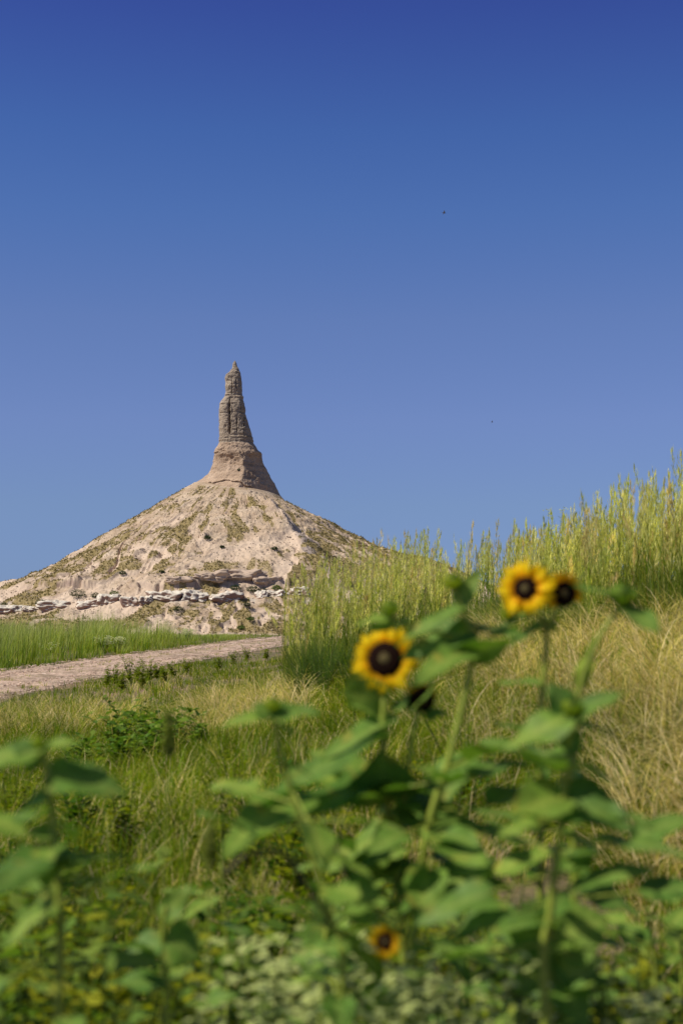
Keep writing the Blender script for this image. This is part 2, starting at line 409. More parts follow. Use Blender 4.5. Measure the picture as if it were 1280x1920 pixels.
# ------------------------------------------------------------------ rock spire
def spire_edges():
    L = [(677, 439.5), (679, 438), (683, 436), (688, 435.5), (691, 435.2), (694, 432), (698, 429), (703, 424), (707, 422.3), (716, 422), (726, 422.3), (733, 423.5), (738, 423), (744, 421), (750, 416), (757, 411.6), (769, 410.6), (784, 411), (800, 411.3), (816, 411), (829, 411), (834, 410), (841, 405), (848, 402), (852, 402.5), (860, 401), (871, 398.5), (880, 394), (889, 389), (898, 378), (906, 364), (920, 345), (960, 300)]
    Rr = [(677, 441.5), (681, 443.5), (688, 445.5), (692, 448), (698, 450.6), (706, 451.5), (715, 453.8), (725, 454.2), (741, 454.2), (744, 456), (757, 458.4), (775, 460), (788, 464.5), (800, 468), (810, 471), (818, 472.5), (821, 474), (832, 475.2), (846, 485), (849, 489.5), (853, 490), (868, 494), (890, 505), (910, 516), (929, 525.6), (945, 537), (960, 548)]
    return np.array(L), np.array(Rr)
def build_spire():
    L, Rr = spire_edges()
    py = np.linspace(677, 958, 620)
    zl = np.interp(py, L[:, 0], L[:, 1]); zr = np.interp(py, Rr[:, 0], Rr[:, 1])
    jit = .8 * fbm(py * .16, py * 0, 1, 3); jit2 = .8 * fbm(py * .16, py * 0, 31, 3)
    zl = zl + jit * ss(680, 700, py); zr = zr + jit2 * ss(680, 700, py)
    cx = (zl + zr) / 2; wx = (zr - zl) / 2
    z = np.array([zat(p) for p in py]); xc = np.array([at(c, p, D0).x for c, p in zip(cx, py)]); wm = wx * PXM
    nphi = 520
    phi = np.linspace(0, 2 * math.pi, nphi, endpoint=False)
    P, Z = np.meshgrid(phi, z); PY = np.repeat(py[:, None], nphi, 1); W = np.repeat(wm[:, None], nphi, 1)
    pe = 2.6 - 1.4 * ss(832, 868, PY)                      # blocky shaft, keeled pedestal
    cc = np.abs(np.cos(P)) + 1e-6; sn = np.abs(np.sin(P)) + 1e-6
    rr = (cc ** pe + sn ** pe) ** (-1 / pe)
    dep = .82
    ux = rr * np.cos(P); uy = rr * np.sin(P)
    kx = .22 * ss(835, 870, PY)
    x = ux + kx * np.clip(-uy, 0, 1) * (1 - np.abs(ux)); y = uy * dep
    kw = np.hanning(61); kw /= kw.sum(); ws = np.convolve(np.pad(wm, 30, 'edge'), kw, 'valid'); WS = np.repeat(ws[:, None], nphi, 1)
    mixw = ss(825, 835, PY)
    WS = WS * mixw + W * (1 - mixw)
    # sharpen a point: world coordinates for noise
    WX = x * W; WY = y * W
    shaft = 1 - ss(822, 834, PY)
    d = np.zeros_like(W)
    d += .50 * fbm(WX * .45, WY * .45, Z * .4, 4) * ss(680, 705, PY)
    d += .20 * fbm(WX * 1.8, WY * 2.2, Z * 2.2, 3)
    bed = fbm(Z * 1.5 + .3 * WX, WX * .15, WY * .15, 3)
    d += .14 * bed * shaft + .06 * bed
    crack = np.clip(ridged(P * 1.7 + .45 * vn(Z * .35, Z * 0) + .3 * vn(WX, WY, Z * .8), Z * .09, 3, 3) - .5, 0, 1)
    d -= .55 * crack * shaft * ss(700, 712, PY) * ss(-.35, .25, fbm(WX * .5, WY * .5, Z * .22, 2))
    # thin horizontal joints
    for jp, dd, hw in ((743, .5, 1.0), (776, .3, .8), (792, .25, .7), (817.5, .45, .9), (821.5, -.22, .9), (824.5, .4, .8), (828, -.2, .9), (831, .35, .9), (693, .25, .6)):
        d -= .5 * dd * np.clip(.6 + 1.2 * vn(P * 2.5, P * 0, jp), 0, 1.4) * np.exp(-((PY - jp - .8 * vn(WX * .7, WY * .7, jp)) / hw) ** 2)
    # deep fissure between the left buttress and the main shaft, and smaller grooves
    pxs = np.interp(PY, py, cx) + x * np.interp(PY, py, wx)
    frontm = ss(.05, .35, -y)
    def groove(pc, y0, y1, dep_, hw, soft=8):
        nonlocal d
        c = pc + 1.3 * vn(PY * .09, PY * 0, pc) + .5 * vn(PY * .5, PY * 0, pc + 3)
        d = d - dep_ * np.exp(-((pxs - c) / (hw * (.75 + .6 * vn(PY * .25, PY * 0, pc + 8)))) ** 2) * ss(y0, y0 + soft, PY) * (1 - ss(y1 - 3, y1, PY)) * frontm
    groove(431.5, 744, 818, 2.3, 1.9, 18); groove(446.5, 782, 817, .7, 1.2); groove(459, 779, 817, .9, .8)
    groove(436, 708, 742, .5, 1.3); groove(444.5, 708, 738, .5, 1.1); groove(452, 757, 776, .4, 1.0)
    # spalls and hollows
    d -= .55 * np.clip(fbm(WX * .8, WY * .8, Z * .45, 3) - .25, 0, 1) * shaft
    # pedestal: vertical flutes, scalloped lip
    ped = ss(834, 845, PY); d += .35 * np.clip(fbm(WX * .6, WY * .6, Z * .5 + 20, 4), -.1, 1) * ss(830, 836, PY) * (1 - ss(870, 885, PY))
    d += ped * .28 * ridged(P * 3.2, Z * .06, 1, 3)
    d += ped * .55 * np.clip(fbm(WX * .35, WY * .35, Z * .5, 4), 0, 1) * ss(880, 900, PY)
    right = ss(.15, .5, x) * frontm
    d += ped * right * .9 * np.clip(fbm(WX * .45 + 9, WY * .45, Z * .35, 4) + .05, 0, 1) * ss(862, 890, PY)
    lipy = 907 + 3.0 * vn(P * 3, P * 0, 5) + 2 * vn(P * 9, P * 0, 6) + 22 * ss(.0, 1., x)
    d -= 1.1 * ss(lipy, lipy + 1.2, PY) * np.exp(-np.clip(PY - lipy, 0, 99) / 14) * frontm
    d -= .25 * ss(-1, 1, np.sin((PY - 868 + 2 * vn(WX * .4, WY * .4, 2)) * .45)) * ped * (1 - ss(900, 906, PY)) * .5
    # little ledges on either side
    for pl, xs in ((849, -1), (851, 1)):
        d += .3 * np.exp(-((PY - pl) / 1.3) ** 2) * ss(.75, .95, xs * x)
    lim = ss(677, 690, PY) * .8 + .2
    f = 1 + np.clip(d * lim, -.42 * W, .5 * W) / W
    edge = np.abs(x) ** 3
    WE = WS + (W - WS) * edge
    X = xc[:, None] + x * WE * (f * (1 - edge * .6) + edge * .6); Yv = D0 + y * WS * f
    V = np.stack([X, Yv, Z], -1)
    root = empty('rock_spire', (X0, D0, zat(912)))
    tag(root, 'tall thin stone pillar rising from the top of the conical clay hill', 'rock spire')
    def sub(name, r0, r1, mat, cap=False):
        vv = V[r0:r1].reshape(-1, 3).copy(); F = [grid_faces(r1 - r0, nphi, True, True)]
        if cap:
            top = vv[:nphi].mean(0) + np.array([0, 0, .25]); vv = np.vstack([vv, top]); i = np.arange(nphi)
            F.append(np.stack([i, (i + 1) % nphi, np.full(nphi, len(vv) - 1)], 1))
        vv = vv - np.array(root.location)
        link(name, mesh_np(name, vv, F), mat, root)
    def rock(name, cols, bandz):
        m, t, b, out = mat_new(name)
        g = N(t, 'ShaderNodeNewGeometry'); pos = g.outputs['Position']
        n1 = noise(t, pos, .35, 6, .6); n2 = noise(t, pos, 3.0, 6, .7)
        mp = N(t, 'ShaderNodeMapping'); mp.inputs['Scale'].default_value = (.08, .08, bandz); t.links.new(pos, mp.inputs[0])
        nb = noise(t, mp.outputs[0], 1, 5, .65)
        c = rampn(t, n1.outputs[0], [(.3, cols[0]), (.5, cols[1]), (.7, cols[2])]).outputs[0]
        c = mixc(t, .9, c, rampn(t, nb.outputs[0], [(.32, (.72, .68, .64)), (.5, (1, 1, 1)), (.7, (1.16, 1.14, 1.1))]).outputs[0], 'MULTIPLY')
        c = mixc(t, 1., c, rampn(t, n2.outputs[0], [(.3, (.66, .63, .6)), (.55, (1, 1, 1)), (.8, (1.15, 1.15, 1.15))]).outputs[0], 'MULTIPLY')
        t.links.new(c, b.inputs['Base Color']); b.inputs['Roughness'].default_value = .95; b.inputs['Specular IOR Level'].default_value = .15
        bump(t, b, n2.outputs[0], 1.0, .22)
        return m
    mS = rock('grey_sandstone', [(.29, .23, .175), (.37, .30, .23), (.45, .37, .285)], 1.4)
    mP = rock('tan_claystone', [(.40, .285, .20), (.47, .345, .245), (.53, .40, .295)], .8)
    k = int(np.searchsorted(py, 832)); k0 = int(np.searchsorted(py, 692.5))
    sub('cap_stone', 0, k0 + 1, mS, True); sub('shaft', k0, k + 1, mS); sub('pedestal', k, len(py), mP)
build_spire()

# ------------------------------------------------------------------ things on the hill
def hill_hit(px, py):
    """where the ray through a photo pixel meets the hill"""
    Ds = np.arange(330, 460, .15)
    r = (px - 640) / FPX; u = (960 - py) / FPX
    dy = cp - u * sp_; k = Ds / dy
    x = r * k; z = EYE + (sp_ + u * cp) * k
    h = hill_h(x, Ds); i = np.argmax(h > z)
    if h[i] <= z[i]: return None
    return Vector((float(x[i]), float(Ds[i]), float(h[i])))

def lump(name, rx, ry, rz, seed, rough=.35, n=26):
    ph = np.linspace(0, math.pi, n); th = np.linspace(0, 2 * math.pi, n * 2, endpoint=False)
    TH, PH = np.meshgrid(th, ph)
    x = np.sin(PH) * np.cos(TH); y = np.sin(PH) * np.sin(TH); z = np.cos(PH)
    p = 4.5
    q = (np.abs(x) ** p + np.abs(y) ** p + np.abs(z) ** p) ** (-1 / p)
    d = 1 + rough * fbm(x * 1.6 + seed, y * 1.6, z * 1.6, 4, .6) + .12 * fbm(x * 5 + seed, y * 5, z * 5, 2)
    # undercut below
    d = d * (1 - .2 * ss(.0, .5, -z))
    d = d * (1 - .22 * np.clip(vn(x * 3 + seed * 2, y * 2, 0) * 2, 0, 1))
    return mesh_np(name, np.stack([x * q * d * rx, y * q * d * ry, z * q * d * rz], -1).reshape(-1, 3), grid_faces(n, n * 2, True, True), smooth=True)
def mat_ledge():
    m, t, b, out = mat_new('pale_cap_rock')
    g = N(t, 'ShaderNodeNewGeometry'); n1 = noise(t, g.outputs['Position'], .9, 6, .65); n2 = noise(t, g.outputs['Position'], 5, 4)
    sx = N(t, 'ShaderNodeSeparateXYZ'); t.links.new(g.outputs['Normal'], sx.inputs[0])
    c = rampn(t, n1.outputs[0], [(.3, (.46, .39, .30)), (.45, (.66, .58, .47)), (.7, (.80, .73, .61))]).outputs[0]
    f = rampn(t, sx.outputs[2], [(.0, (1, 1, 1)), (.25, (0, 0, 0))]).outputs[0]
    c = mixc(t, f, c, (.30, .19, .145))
    t.links.new(c, b.inputs['Base Color']); b.inputs['Roughness'].default_value = .95
    bump(t, b, n1.outputs[0], .9, .3)
    return m
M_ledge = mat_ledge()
# px, py, half width (m), half height (m), label
LEDGE = [(16, 1148, 4.6, 1.2, 'long pale ledge rock at the far end of the rock band, by the frame edge'),
 (62, 1146, 2.6, .8, 'low pale ledge rock broken in two beside a dark bush'),
 (100, 1140, 4.4, 1.2, 'long cream ledge rock with brown undercut, beside the trailing scrub patch'),
 (170, 1137, 3.2, 1.0, 'cream ledge rock with rounded knobs above a dry gully'),
 (205, 1129, 2.8, 1.3, 'tall cream ledge rock at the centre of the rock band'),
 (243, 1131, 2.2, 1.0, 'small cream ledge rock with shaded hollow beneath'),
 (274, 1131, 1.9, .9, 'small rounded ledge rock between two longer ones'),
 (308, 1124, 4.6, 1.4, 'largest cream ledge rock, long and smooth topped'),
 (366, 1125, 3.6, 1.6, 'domed grey-white ledge rock with dark red underside'),
 (426, 1124, 4.2, 1.2, 'flat white ledge rock with a red hollow at its middle'),
 (489, 1121, 1.9, 1.3, 'grey mottled boulder standing under a dark juniper'),
 (521, 1118, 3.0, 1.1, 'white topped ledge rock with deep red face, near the tall grass'),
 (560, 1116, 2.6, 1.2, 'grey ledge rock half hidden by the seeding grass tops')]
for i, (px, py, hw, hh, lab) in enumerate(LEDGE):
    p = hill_hit(px, py)
    if p is None: continue
    me = lump('ledge_rock', hw * .95, hw * .55, hh * 1.45, i * 3.1, .38, 44)
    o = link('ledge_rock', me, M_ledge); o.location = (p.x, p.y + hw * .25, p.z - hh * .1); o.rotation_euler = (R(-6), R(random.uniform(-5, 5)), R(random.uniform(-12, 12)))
    tag(o, lab, 'rock', 'pale ledge rocks along the hill')

M_outcrop = mat_plain('brown_outcrop', (.47, .36, .275), .95, .22, .6, 0, .15)
for i, (px, py, hw, hh, lab) in enumerate([(450, 1085, 7.5, 2.0, 'broad rounded brown outcrop just above the flat white ledge rock'), (398, 1088, 4.6, 1.5, 'lower brown outcrop joined to the left flank of the broad one'), (335, 1092, 3.4, 1.1, 'isolated brown outcrop above the largest cream ledge rock'), (505, 1092, 3.6, 1.2, 'small brown outcrop under the rocky rib')]):
    p = hill_hit(px, py)
    o = link('rock_outcrop', lump('rock_outcrop', hw, hw * .5, hh, 50 + i * 4.3, .5, 50), M_outcrop); o.location = (p.x, p.y + hw * .25, p.z - .2)
    o.rotation_euler = (R(-10), 0, R(random.uniform(-8, 8))); tag(o, lab, 'rock', 'brown outcrops on the hill')
# bushes: stem + leafy crown
M_bushleaf = mat_attr('bush_leaves', .7, .2, .2)
def leaf_cloud(n, rx, ry, rz, size, cols, seed, flat_bottom=.2):
    g = np.random.default_rng(seed)
    d = g.normal(size=(n, 3)); d /= np.linalg.norm(d, axis=1)[:, None]
    rad = g.uniform(.45, 1.0, n) ** .6
    lumpn = 1 + .35 * vn(d[:, 0] * 2.2 + seed, d[:, 1] * 2.2, d[:, 2] * 2.2)
    P = d * (rad * lumpn)[:, None] * np.array([rx, ry, rz]); P[:, 2] = np.where(P[:, 2] < -flat_bottom * rz, P[:, 2] * .4, P[:, 2])
    a = g.normal(size=(n, 3)); a /= np.linalg.norm(a, axis=1)[:, None]
    b = np.cross(a, g.normal(size=(n, 3))); b /= np.linalg.norm(b, axis=1)[:, None]
    s = size * g.uniform(.6, 1.4, n)[:, None]
    V = np.stack([P - a * s, P + b * s * .5, P + a * s, P - b * s * .5], 1).reshape(-1, 3)
    F = np.arange(n * 4).reshape(-1, 4)
    ci = g.integers(0, len(cols), n); col = np.array(cols)[ci] * g.uniform(.7, 1.25, (n, 1))
    return V, F, np.repeat(col, 4, 0)
def tube_np(pts, rads, sides=7):
    pts = [Vector(p) for p in pts]; V = []; 
    for i, p in enumerate(pts):
        t = (pts[min(i + 1, len(pts) - 1)] - pts[max(i - 1, 0)]).normalized()
        a = t.cross(Vector((0.3, 1, 0.1))).normalized() if abs(t.y) < .95 else t.cross(Vector((1, 0, 0))).normalized()
        b = t.cross(a)
        for k in range(sides):
            q = 2 * math.pi * k / sides
            V.append(p + (a * math.cos(q) + b * math.sin(q)) * rads[i])
    V = np.array([tuple(v) for v in V]); F = [grid_faces(len(pts), sides, True)]
    V = np.vstack([V, [tuple(pts[-1])]]); i = np.arange(sides); base = (len(pts) - 1) * sides
    F.append(np.stack([base + i, base + (i + 1) % sides, np.full(sides, len(V) - 1)], 1))
    return V, F
SHRUB = [(78, 1138, 1.6, 'dark round bush above the pale rocks near the frame edge', 0), (6, 1139, 1.2, 'small dark bush at the very edge of the rock band', 0),
 (147, 1122, 2.2, 'wide grey-green bush spreading above the rock band gap', 1), (181, 1122, 1.3, 'green bush just above the knobbly cream rock', 0),
 (214, 1117, 1.1, 'small yellow-green bush above the tall cream rock', 2), (335, 1148, 1.3, 'dark green bush below the domed grey-white rock', 0),
 (389, 1012, 1.0, 'dark bush high on the bare clay slope', 0), (230, 1078, 1.0, 'lone green bush halfway up the sandy gullies', 0), (304, 1075, .7, 'small round bush beneath the olive scrub patch', 0),
 (515, 1032, .9, 'dark oval bush beside the rocky rib', 0), (417, 1028, .7, 'small oval bush left of the upper scrub patch', 0), (442, 1108, 1.5, 'dark green bush above the flat white rock', 0),
 (474, 1112, 1.6, 'rounded green bush between the flat white rock and the grey boulder', 0), (493, 1113, 1.4, 'blackish juniper over the grey mottled boulder', 3), (518, 1108, 1.3, 'bright green bush above the white topped red rock', 2),
 (463, 1138, 1.0, 'dark bush on the slope below the rock band', 0), (470, 1165, .9, 'bright green bush low on the rubble slope', 2), (452, 1181, .9, 'bright green bush beside white fragments at the hill foot', 2), (436, 880, .6, 'tiny dark bush growing on the pedestal of the spire', 0)]
SC = {0: [(.035, .055, .018), (.05, .075, .022)], 1: [(.09, .10, .06), (.13, .13, .08)], 2: [(.08, .13, .02), (.11, .16, .03)], 3: [(.03, .035, .022), (.04, .05, .03)]}
for i, (px, py, s, lab, k) in enumerate(SHRUB):
    p = hill_hit(px, py) if py > 900 else Vector(at(448, 883, D0 - 6.4))
    if p is None: continue
    root = empty('bush', p); tag(root, lab, 'bush', 'bushes growing on the clay hill')
    V, F, col = leaf_cloud(int(420 * s), s, s * .9, s * .62, .13, SC[k], i + 5)
    V[:, 2] += s * .45
    link('crown', mesh_np('crown', V, F, attrs={'col': col}), M_bushleaf, root)
    V, F = tube_np([(0, 0, -.3), (.05, 0, .1), (.1 * s, 0, s * .4)], [.08 * s, .06 * s, .03 * s]); link('stem', mesh_np('stem', V, F), M_brownstem, root)

# scrub tufts and scree over the whole slope
def on_hill(n, r0=14, r1=108):
    th = rng.uniform(R(176), R(366), n); rh = np.sqrt(rng.uniform(r0 ** 2, r1 ** 2, n))
    x = X0 + rh * np.cos(th); y = D0 + rh * np.sin(th); return x, y
x, y = on_hill(60000); z = hill_h(x, y); s = scrub_mask(x, y, z) + .07 * rng.normal(size=len(x))
keep = s > .14 + .0 * x; x, y, z = x[keep], y[keep], z[keep]
def tufts(x, y, z, size, nb, cols, name, label, cat, droop=.6):
    n = len(x); k = nb
    a = rng.uniform(0, 6.28, (n, k)); sp = rng.uniform(.15, 1, (n, k)) * size[:, None] * .7
    tip = np.stack([x[:, None] + np.cos(a) * sp, y[:, None] + np.sin(a) * sp, z[:, None] + size[:, None] * rng.uniform(.4, 1, (n, k))], -1)
    base = np.stack([x[:, None] + np.cos(a) * sp * .3, y[:, None] + np.sin(a) * sp * .3, z[:, None] - .05 + 0 * a], -1)
    sd = np.stack([-np.sin(a), np.cos(a), 0 * a], -1) * (size[:, None, None] * .16)
    V = np.stack([base - sd, base + sd, tip], 2).reshape(-1, 3); F = np.arange(len(V)).reshape(-1, 3)
    ci = rng.integers(0, len(cols), n); col = np.array(cols)[ci] * rng.uniform(.7, 1.3, (n, 1))
    col = np.repeat(col, k * 3, 0)
    o = link(name, mesh_np(name, V, F, smooth=False, attrs={'col': col}), M_bushleaf)
    tag(o, label, cat, kind='stuff')
tufts(x, y, z, rng.uniform(.2, .6, len(x)), 7, [(.27, .21, .085), (.22, .18, .06), (.33, .26, .13), (.17, .155, .045), (.25, .20, .09)], 'scrub', 'dry olive bunchgrass covering patches of the hill', 'scrub')
x, y = on_hill(5000, 16, 104); z = hill_h(x, y)
tufts(x, y, z, rng.uniform(.12, .42, len(x)), 8, [(.07, .055, .03), (.09, .085, .03), (.06, .065, .03)], 'brush', 'small dark brush dotting the bare clay slope', 'brush')
x, y = on_hill(7000, 14, 108); z = hill_h(x, y)
M_scree = mat_plain('scree', (.36, .28, .22), .95, .35, .5)
o = stones('scree', np.stack([x, y, z], 1), np.abs(rng.normal(0, .16, len(x))) + .08, M_scree); tag(o, 'broken stones scattered over the hill slope', 'scree', kind='stuff')

# ------------------------------------------------------------------ blades of grass
def blades(x, y, h, wd, lean, ang, col, segs=4, tipcol=None, z=None, curl=None):
    """arrays -> V, F, col. blade i leans 'lean' (0 upright..1 flat) toward ang."""
    n = len(x); z = G(x, y) - .01 if z is None else z
    t = np.linspace(0, 1, segs + 1)[None, :]
    le = lean[:, None]
    out = h[:, None] * (le * t ** 1.8)
    up = h[:, None] * (t - (le ** 1.3) * .62 * t ** 2.6)
    cx, sx = np.cos(ang)[:, None], np.sin(ang)[:, None]
    P = np.stack([x[:, None] + cx * out, y[:, None] + sx * out, z[:, None] + up], -1)
    tw = rng.uniform(-.8, .8, n)[:, None] + ang[:, None] + math.pi / 2
    wv = wd[:, None] * (np.clip(1 - t, 0, 1) ** .55 * .93 + .07) * .5
    S = np.stack([np.cos(tw) * wv, np.sin(tw) * wv, 0 * wv], -1)
    V = np.stack([P - S, P + S], 2)            # n, segs+1, 2, 3
    base = (np.arange(n) * (segs + 1) * 2)[:, None] + (np.arange(segs) * 2)[None, :]
    F = np.stack([base, base + 1, base + 3, base + 2], -1).reshape(-1, 4)
    c = np.repeat(col[:, None, :], segs + 1, 1)
    if tipcol is not None: c = c * (1 - t[..., None] ** 1.5) + tipcol[:, None, :] * t[..., None] ** 1.5
    c = np.repeat(c[:, :, None, :], 2, 2)
    return V.reshape(-1, 3), F, c.reshape(-1, 3)
class Acc:
    def __init__(s): s.V = []; s.F = []; s.C = []; s.n = 0
    def add(s, V, F, C): s.V.append(V); s.F.append(F + s.n); s.C.append(C); s.n += len(V)
    def build(s, name, mat, parent=None, **k):
        Fs = {}
        for f in s.F: Fs.setdefault(f.shape[1], []).append(f)
        me = mesh_np(name, np.vstack(s.V), [np.vstack(v) for v in Fs.values()], attrs={'col': np.vstack(s.C)}, **k)
        return link(name, me, mat, parent)
GREEN = np.array([(.12, .205, .005), (.175, .25, .007), (.25, .29, .012), (.075, .165, .005), (.28, .285, .022)])
DRY = np.array([(.62, .49, .23), (.80, .65, .35), (.50, .39, .16), (.72, .58, .36), (.34, .27, .09)])
def pick(pal, n): return pal[rng.integers(0, len(pal), n)] * rng.uniform(.75, 1.2, (n, 1))
def spawn_tufts(xc, yc, per, spread):
    n = len(xc); x = np.repeat(xc, per); y = np.repeat(yc, per)
    a = rng.uniform(0, 6.283, len(x)); r = np.abs(rng.normal(0, 1, len(x))) * np.repeat(spread, per) if np.ndim(spread) else np.abs(rng.normal(0, spread, len(x)))
    return x + np.cos(a) * r, y + np.sin(a) * r, a
def wedge(n, y0, y1, pl=-120, pr=1400):
    y = np.sqrt(rng.uniform(y0 ** 2, y1 ** 2, n)); px = rng.uniform(pl, pr, n); return (px - 640) / FPX * y, y
def in_path(x, y, m=0.0): return np.abs(x - path_x(y)) < PW * (1.06 + .2 * (1 - ss(17, 27, y))) + m
def el(x, y, cx, cy, rx, ry): return np.exp(-(((x - cx) / rx) ** 2 + ((y - cy) / ry) ** 2))
def dryness(x, y):
    """0 green .. 1 straw"""
    d = .04 + .8 * fbm(x * 1.1, y * .45, 4, 3)
    d = d + .8 * el(x, y, 2.5, 7.8, 1.3, 4.5)
    d = d + .75 * el(x, y, -.85, 13.5, .7, 3.0) + .7 * el(x, y, -2.9, 14.6, 1.1, 2.2) + .25 * el(x, y, -1.5, 18, 1.5, 3)
    d = d - .7 * el(x, y, -.25, 14.5, .45, 2.5) - .6 * el(x, y, .7, 12, .75, 3.0) - .8 * el(x, y, -1.6, 11.5, .9, 2.2) - .45 * el(x, y, -2.2, 5.5, 1.8, 3.2) - .35 * el(x, y, -2.0, 27, 1.5, 6)
    return np.clip(d, 0, 1)
def bare(x, y): return np.clip(1.2 * el(x, y, .62, 4.8, .26, .9) + .35 * el(x, y, .1, 5.5, .4, .7), 0, 1)

# short meadow: green and straw mixed
A = Acc(); B = Acc()
for (n, y0, y1, per, spread, w0, w1, h0, h1) in ((2100, 2.2, 8, 26, .05, .0035, .007, .12, .42), (3300, 8, 16, 22, .07, .004, .008, .12, .38), (3400, 16, 30, 14, .10, .006, .011, .10, .30), (2600, 30, 62, 9, .2, .010, .02, .08, .2)):
    xc, yc = wedge(n, y0, y1)
    k = (~in_path(xc, yc, .02 - .28 * np.clip(fbm(xc * 1.7, yc * 1.1, 5, 3) + .1, 0, 1))) & (rng.uniform(size=n) > bare(xc, yc)); xc, yc = xc[k], yc[k]
    hs = rng.uniform(h0, h1, len(xc)) * np.where((yc > 8) & (xc < 0), .68, 1.0) * (1 + .35 * fbm(xc * .8, yc * .8, 9, 2)) * (.55 + .45 * ss(0, .9, np.abs(xc - path_x(yc)) - PW))
    x, y, a = spawn_tufts(xc, yc, per, spread); h = np.repeat(hs, per) * rng.uniform(.5, 1.15, len(x))
    dr = np.repeat((rng.uniform(size=len(xc)) < dryness(xc, yc)), per); dr = dr ^ (rng.uniform(size=len(x)) < .14)
    lean = np.where(dr, rng.uniform(.35, 1.0, len(x)), rng.uniform(.1, .75, len(x)))
    hh = np.where(dr, h * 1.15, h)
    ang = a + rng.normal(0, .5, len(x)); wd = rng.uniform(w0, w1, len(x))
    for sel, acc, pal in ((~dr, A, GREEN), (dr, B, DRY)):
        m = sel; nn_ = m.sum()
        if nn_: acc.add(*blades(x[m], y[m], hh[m], wd[m] * (.75 if acc is B else 1), lean[m], ang[m], pick(pal, nn_) * (.8 if acc is A else 1), 4, tipcol=pick(pal, nn_) * 1.1))
# sparse tufts growing on the trail itself and along its verges
n = 260; yc = rng.uniform(17, 46, n); o_ = np.where(rng.uniform(size=n) < .4, rng.normal(0, .12, n), rng.choice([-1, 1], n) * rng.uniform(.75, 1.15, n)) * PW; xc = path_x(yc) + o_
x, y, a = spawn_tufts(xc, yc, 12, .06); n = len(x)
B.add(*blades(x, y, rng.uniform(.03, .10, n), rng.uniform(.005, .01, n), rng.uniform(.3, 1.1, n), a, np.where((rng.uniform(size=n) < .5)[:, None], pick(DRY, n) * .7, pick(GREEN, n)), 3, z=G(x, y) + .03))
# dense long straw falling over on the right bank and in the middle
for (cx, cy, rx, ry, n, h0, h1) in ((2.35, 9.0, 1.4, 4.3, 850, .35, .62), (1.9, 12.0, 1.0, 2.0, 220, .35, .6), (1.9, 6.3, .6, 1.6, 240, .35, .6), (-.8, 13.4, .55, 2.2, 170, .25, .45), (-2.9, 14.6, .9, 1.5, 150, .2, .38), (.9, 9.5, .5, 2.6, 80, .3, .5)):
    xc = cx + rng.uniform(-1, 1, n) * rx; yc = cy + rng.uniform(-1, 1, n) * ry
    k = rng.uniform(size=n) > bare(xc, yc) * 1.4; xc, yc = xc[k], yc[k]
    per = 20; x, y, a = spawn_tufts(xc, yc, per, .06)
    hs = 1.15 * np.repeat(rng.uniform(h0, h1, len(xc)), per) * rng.uniform(.6, 1.15, len(x))
    wind = np.repeat(rng.normal(math.pi * .9, 1.2, len(xc)), per)
    ang = np.where(rng.uniform(size=len(x)) < .5, a, wind)
    B.add(*blades(x, y, hs, rng.uniform(.003, .0078, len(x)), rng.uniform(.45, 1.25, len(x)), ang, pick(DRY, len(x)), 6, tipcol=pick(DRY, len(x)) * 1.15))
    # some green among it
    x, y, a = spawn_tufts(xc, yc, 9, .07)
    A.add(*blades(x, y, rng.uniform(.2, .45, len(x)), rng.uniform(.003, .006, len(x)), rng.uniform(.2, .8, len(x)), a, pick(GREEN, len(x)), 5))

# longer grass close to the camera
n = 620; yc = rng.uniform(1.4, 4.6, n); xc = (rng.uniform(-150, 1420, n) - 640) / FPX * yc
k = rng.uniform(size=n) > bare(xc, yc) * 1.5; xc, yc = xc[k], yc[k]
x, y, a = spawn_tufts(xc, yc, 22, .03); n = len(x); hm = np.repeat(np.clip((EYE - .24 * yc * 1.0) * rng.uniform(.55, 1.0, len(yc)), .25, .78), 22)
A.add(*blades(x, y, hm * rng.uniform(.6, 1.1, n), rng.uniform(.003, .0065, n), rng.uniform(.05, .6, n), a, pick(GREEN, n) * .65, 5, tipcol=pick(np.array([(.20, .22, .03), (.32, .28, .10), (.11, .16, .02)]), n)))
# tall green grass past the trail on the left
xc = rng.uniform(-22, -1.5, 5200); yc = rng.uniform(17, 52, 5200)
dist = path_x(yc) - PW - xc
top = np.interp(yc, [17, 28, 40, 45, 52], [.8, .9, 1.05, .4, .1])
k = (dist > .15) & (dist < 9); xc, yc, dist, top = xc[k], yc[k], dist[k], top[k]
hs = top * (.25 + .75 * ss(.2, .9, dist)) * rng.uniform(.75, 1.1, len(xc)) * (1 + .25 * fbm(xc * .5, yc * .3, 7, 2))
per = 16; x, y, a = spawn_tufts(xc, yc, per, .13); n = len(x)
h = np.repeat(hs, per) * rng.uniform(.6, 1.1, n)
A.add(*blades(x, y, h, rng.uniform(.007, .013, n), rng.uniform(.08, .45, n), a * .3 + rng.normal(.2, .6, n), pick(GREEN, n) * 1.25, 4, tipcol=pick(np.array([(.40, .42, .15), (.46, .44, .20), (.32, .38, .10)]), n)))
o = B.build('dry_grass', M_grass); tag(o, 'straw coloured dry grass arching over the meadow and bank', 'grass', kind='stuff')
o = A.build('green_grass', M_grass); tag(o, 'green meadow grass on both sides of the trail', 'grass', kind='stuff')

